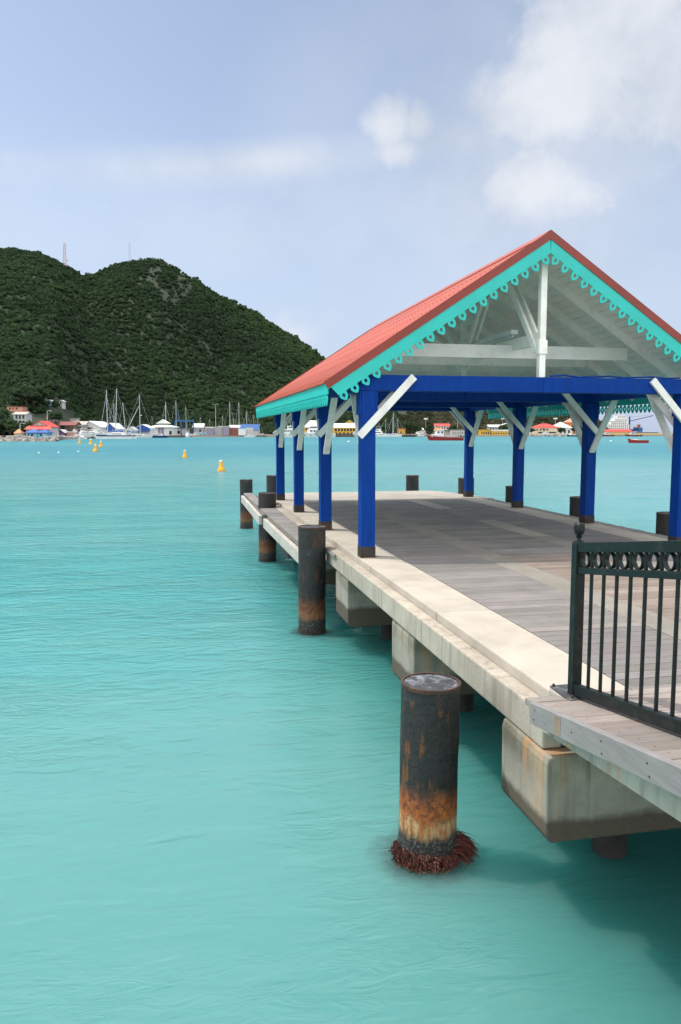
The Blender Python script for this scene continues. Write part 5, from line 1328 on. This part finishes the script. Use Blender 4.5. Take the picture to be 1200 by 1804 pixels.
while len(pts) < 27000 and tries < 150000:
    tries += 1
    px = rg.uniform(-190, 700); f, k = ip(FOOT, px), ip(BACK, px); t_ = rg.random()**.8; D = f-20 + (k+45-f+20)*t_
    w = at(px, D); z = terr(px, D)
    if clear(px, D) or z < .5 or (D < f+5 and rg.random() < .6): continue
    if 42 < px < 135 and f < D < f+75 and noise.noise((w.x*.03, w.y*.06, 5)) < .22: continue
    if rocky(px, D, w) and rg.random() < .8: continue
    big = noise.noise((w.x*.012, w.y*.008, 0)); md = noise.noise((w.x*.05, w.y*.04, 8))
    right = max(0, min(1, (px-380)/160)) * max(0, min(1, (z)/40))
    tint = .27 + .24*big + .11*rg.normal() + .26*right
    r = (1.1 + 2.1*rg.random()**1.7)*(1.45 if rg.random() < .07 else 1)
    if D < f+60: r *= 1.15
    pts.append((w.x, w.y, z + r*.35, r, tint))
tries = 0
while len(dry) < 5200 and tries < 40000:
    tries += 1
    px = rg.uniform(620, 1085); f, k = ip(FOOT, px), ip(BACK, px); D = f-25 + (k+10-f)*rg.random()**1.1
    w = at(px, D); z = terr(px, D)
    if clear(px, D) or z < .4: continue
    md = noise.noise((w.x*.03, w.y*.03, 4)); dens = .9 if px < 760 else .55
    if md < (-.2 if px < 760 else .0) and rg.random() < .8: continue
    r = rg.uniform(1.3, 3.0); tint = .35 + .3*noise.noise((w.x*.01, w.y*.01, 2)) + .15*rg.normal() - (.15 if px < 760 else -.1)
    dry.append((w.x, w.y, z + r*.3, r, tint))
tag(scatter('hillside_scrub', pts, M['scrub']), kind='stuff')
tag(scatter('dry_hill_scrub', dry, M['dry']), kind='stuff')
# trees one can tell apart, in the settlements
TREE = []
for s in range(5):
    t = thing('tree', 'x', 'tree', (0, 0, 0), 0, 'trees in the shore settlements')
    mb = MB(); lim = [(0, 0, 0), (.05, .02, .22), (.0, .06, .45), (.08, .0, .6)]
    mb.tube(lim, [.055, .04, .03, .015], 7)
    for a in range(4): an = a*1.6+s; mb.tube([(.02, .04, .3+.05*a), (.2*math.cos(an), .2*math.sin(an), .5+.05*a), (.3*math.cos(an), .3*math.sin(an), .66+.04*a)], [.025, .016, .008], 5)
    mb.build('trunk', M['bark'], t)
    Vs, Qs, Ts = [], [], []; off = 0; r_ = np.random.default_rng(50+s)
    for i in range(13):
        V, Q, J = CL[i % 8]; a = r_.uniform(0, 6.28); d = r_.uniform(.0, .36); rr = r_.uniform(.15, .26)
        p = np.array([d*math.cos(a), d*math.sin(a), .62 + r_.uniform(-.18, .24)*(1-d)])
        Vs.append(V*rr + p); Qs.append(Q+off); Ts.append(np.clip(.36 + .14*r_.normal() + J, 0, 1)); off += len(V)
    cr = mesh_np('crown', np.concatenate(Vs), np.concatenate(Qs), np.concatenate(Ts), M['scrub']); cr.parent = t
    TREE.append(t)
used = [False]*5
def tree(px, D, h_, lab, zb=None, wide=1.0):
    i = R.randrange(5); z = terr(px, D)-.2 if zb is None else zb; p = at(px, D, z)
    if not used[i]: o = TREE[i]; used[i] = True; o.location = p; o['label'] = lab
    else: o = dup(TREE[i], p, R.uniform(0, 6), lab)
    o.rotation_euler = (0, 0, R.uniform(0, 6)); o.scale = (h_*wide, h_*wide, h_)
for px, D, h_, lab, wd in ((52, 410, 14, 'large dark tree right of the salmon building', 1.2), (62, 418, 13, 'dark tree above the red gabled guest house', 1.2), (75, 425, 11, 'dark tree on the slope below the pale blue house', 1.1), (98, 440, 10, 'dark tree between the two tiny hillside houses', 1.1), (8, 330, 8, 'bushy tree left of the pale villa, nearest the frame edge', 1.3), (18, 325, 8, 'bushy tree in front of the pale villa', 1.2), (28, 318, 6.5, 'yellowish bushy tree left of the orange tent', 1.3), (-4, 322, 7, 'tree at the left edge of the frame by the jetty', 1.3), (43, 345, 7, 'tree right of the pale villa behind the guest house', 1.1),
        (100, 395, 7, 'tree left of the dark red roof', 1.2), (156, 440, 8, 'tree behind the long boatyard roof', 1.3), (178, 460, 7, 'tree behind the catamaran mast', 1.2), (225, 480, 7, 'tree behind the blue clubhouse', 1.3), (318, 560, 7, 'tree behind the travel lift', 1.4), (365, 575, 7, 'tree behind the quay hut', 1.4), (398, 575, 6, 'tree behind the containers', 1.5),
        (668, 610, 9, 'tree behind the big motor yacht', 1.2), (685, 615, 9, 'tree behind the low white motor boats', 1.2), (716, 600, 10, 'dark tree right of the yellow kiosk', .9), (722, 604, 11, 'tall brownish tree left of the arched hall', .8), (733, 610, 8, 'tree just left of the arched hall', 1.1), (757, 612, 8, 'tree right of the arched hall', 1.1), (800, 650, 8, 'tree beside the white hill villa', 1.2), (842, 620, 7, 'tree left of the yellow dive shop', 1.1), (890, 615, 9, 'tree rising behind the yellow cafe', 1.2), (898, 617, 10, 'tree right of the yellow cafe', 1.2), (907, 625, 9, 'tree between cafe and red roofed hall', 1.2), (988, 620, 6, 'small tree in front of the white villa', 1.3), (1012, 625, 8, 'tree right of the white villa', 1.1), (936, 625, 6, 'tree left of the red roofed hall', 1.2)):
    tree(px, D, h_, lab, None, wd)
# palms
def palm(px, D, h_, lab):
    t = thing('palm_tree', lab, 'palm tree', at(px, D, terr(px, D)-.2), R.uniform(0, 6), 'palms on the far shore')
    mb = MB(); mb.tube([(0, 0, 0), (.1, .05, h_*.5), (.35, .1, h_)], [.2, .14, .1], 7); mb.build('trunk', M['bark'], t)
    V = []; Q = []
    for i in range(16):
        a = 2*PI*i/16 + R.uniform(-.15, .15); L_ = R.uniform(1.8, 2.6); up = R.uniform(.2, 1.0)
        for j in range(5):
            q0, q1 = j/5, (j+1)/5
            def pt(q, s): 
                d = L_*q; z = h_ + up*d*.7 - .32*d*d*.7; w = .34*math.sin(min(1, q+.12)*PI)*s
                return (.35+d*math.cos(a)-w*math.sin(a), .1+d*math.sin(a)+w*math.cos(a), z-abs(s)*.14)
            for s in (-1, 1):
                n0 = len(V); V += [pt(q0, 0), pt(q1, 0), pt(q1, s), pt(q0, s)]; Q.append([n0, n0+1, n0+2, n0+3])
    cr = mesh_np('crown', np.array(V, 'f4'), np.array(Q, 'i4'), np.full(len(V), .5, 'f4'), M['scrub']); cr.parent = t
for px, D, h_, lab in ((712, 585, 6, 'palm beside the yellow kiosk'), (860, 600, 6, 'palm in front of the yellow dive shop'), (930, 600, 6, 'palm at the left end of the far beach'), (958, 604, 5, 'palm in front of the red roofed hall'), (996, 606, 5, 'palm in front of the white villa on the beach'), (118, 455, 7, 'palm on the slope right of the tiny white house')):
    palm(px, D, h_, lab)
# parked vans on the far quay
def van(label, px, D, m):
    t = thing('parked_van', label, 'van', at(px, D, GZ+.02), -yaw, 'vans parked on the far quays')
    mb = MB(); mb.prism([(-2.2, .4), (2.2, .4), (2.2, 1.1), (1.7, 1.25), (1.1, 2.0), (-2.15, 2.05)], lambda u, v, w: (u, .9+w, v), 1.8); mb.build('body', M[m], t, bevel=.08)
    mb = MB(); mb.prism([(.2, 1.3), (1.45, 1.3), (1.0, 1.85), (.2, 1.85)], lambda u, v, w: (u, .9+w, v), 1.83); mb.build('window', M['glass'], t)
    for x in (-1.4, 1.4):
        for y in (-.02, 1.62):
            mb = MB(); mb.tube([(x, y, .36), (x, y+.2, .36)], .36, 14); mb.build('wheel', M['h_dark'], t)
for px, D, m_, lab in ((738, 585, 'h_white', 'white van parked on the shore left of the fishing boat'), (747, 588, 'h_ltgrey', 'pale grey van parked right of the white van'), (357, 515, 'h_ltblue', 'light blue van parked beside the quay hut'), (962, 600, 'h_white', 'white van parked before the red roofed hall')):
    van(lab, px, D, m_)
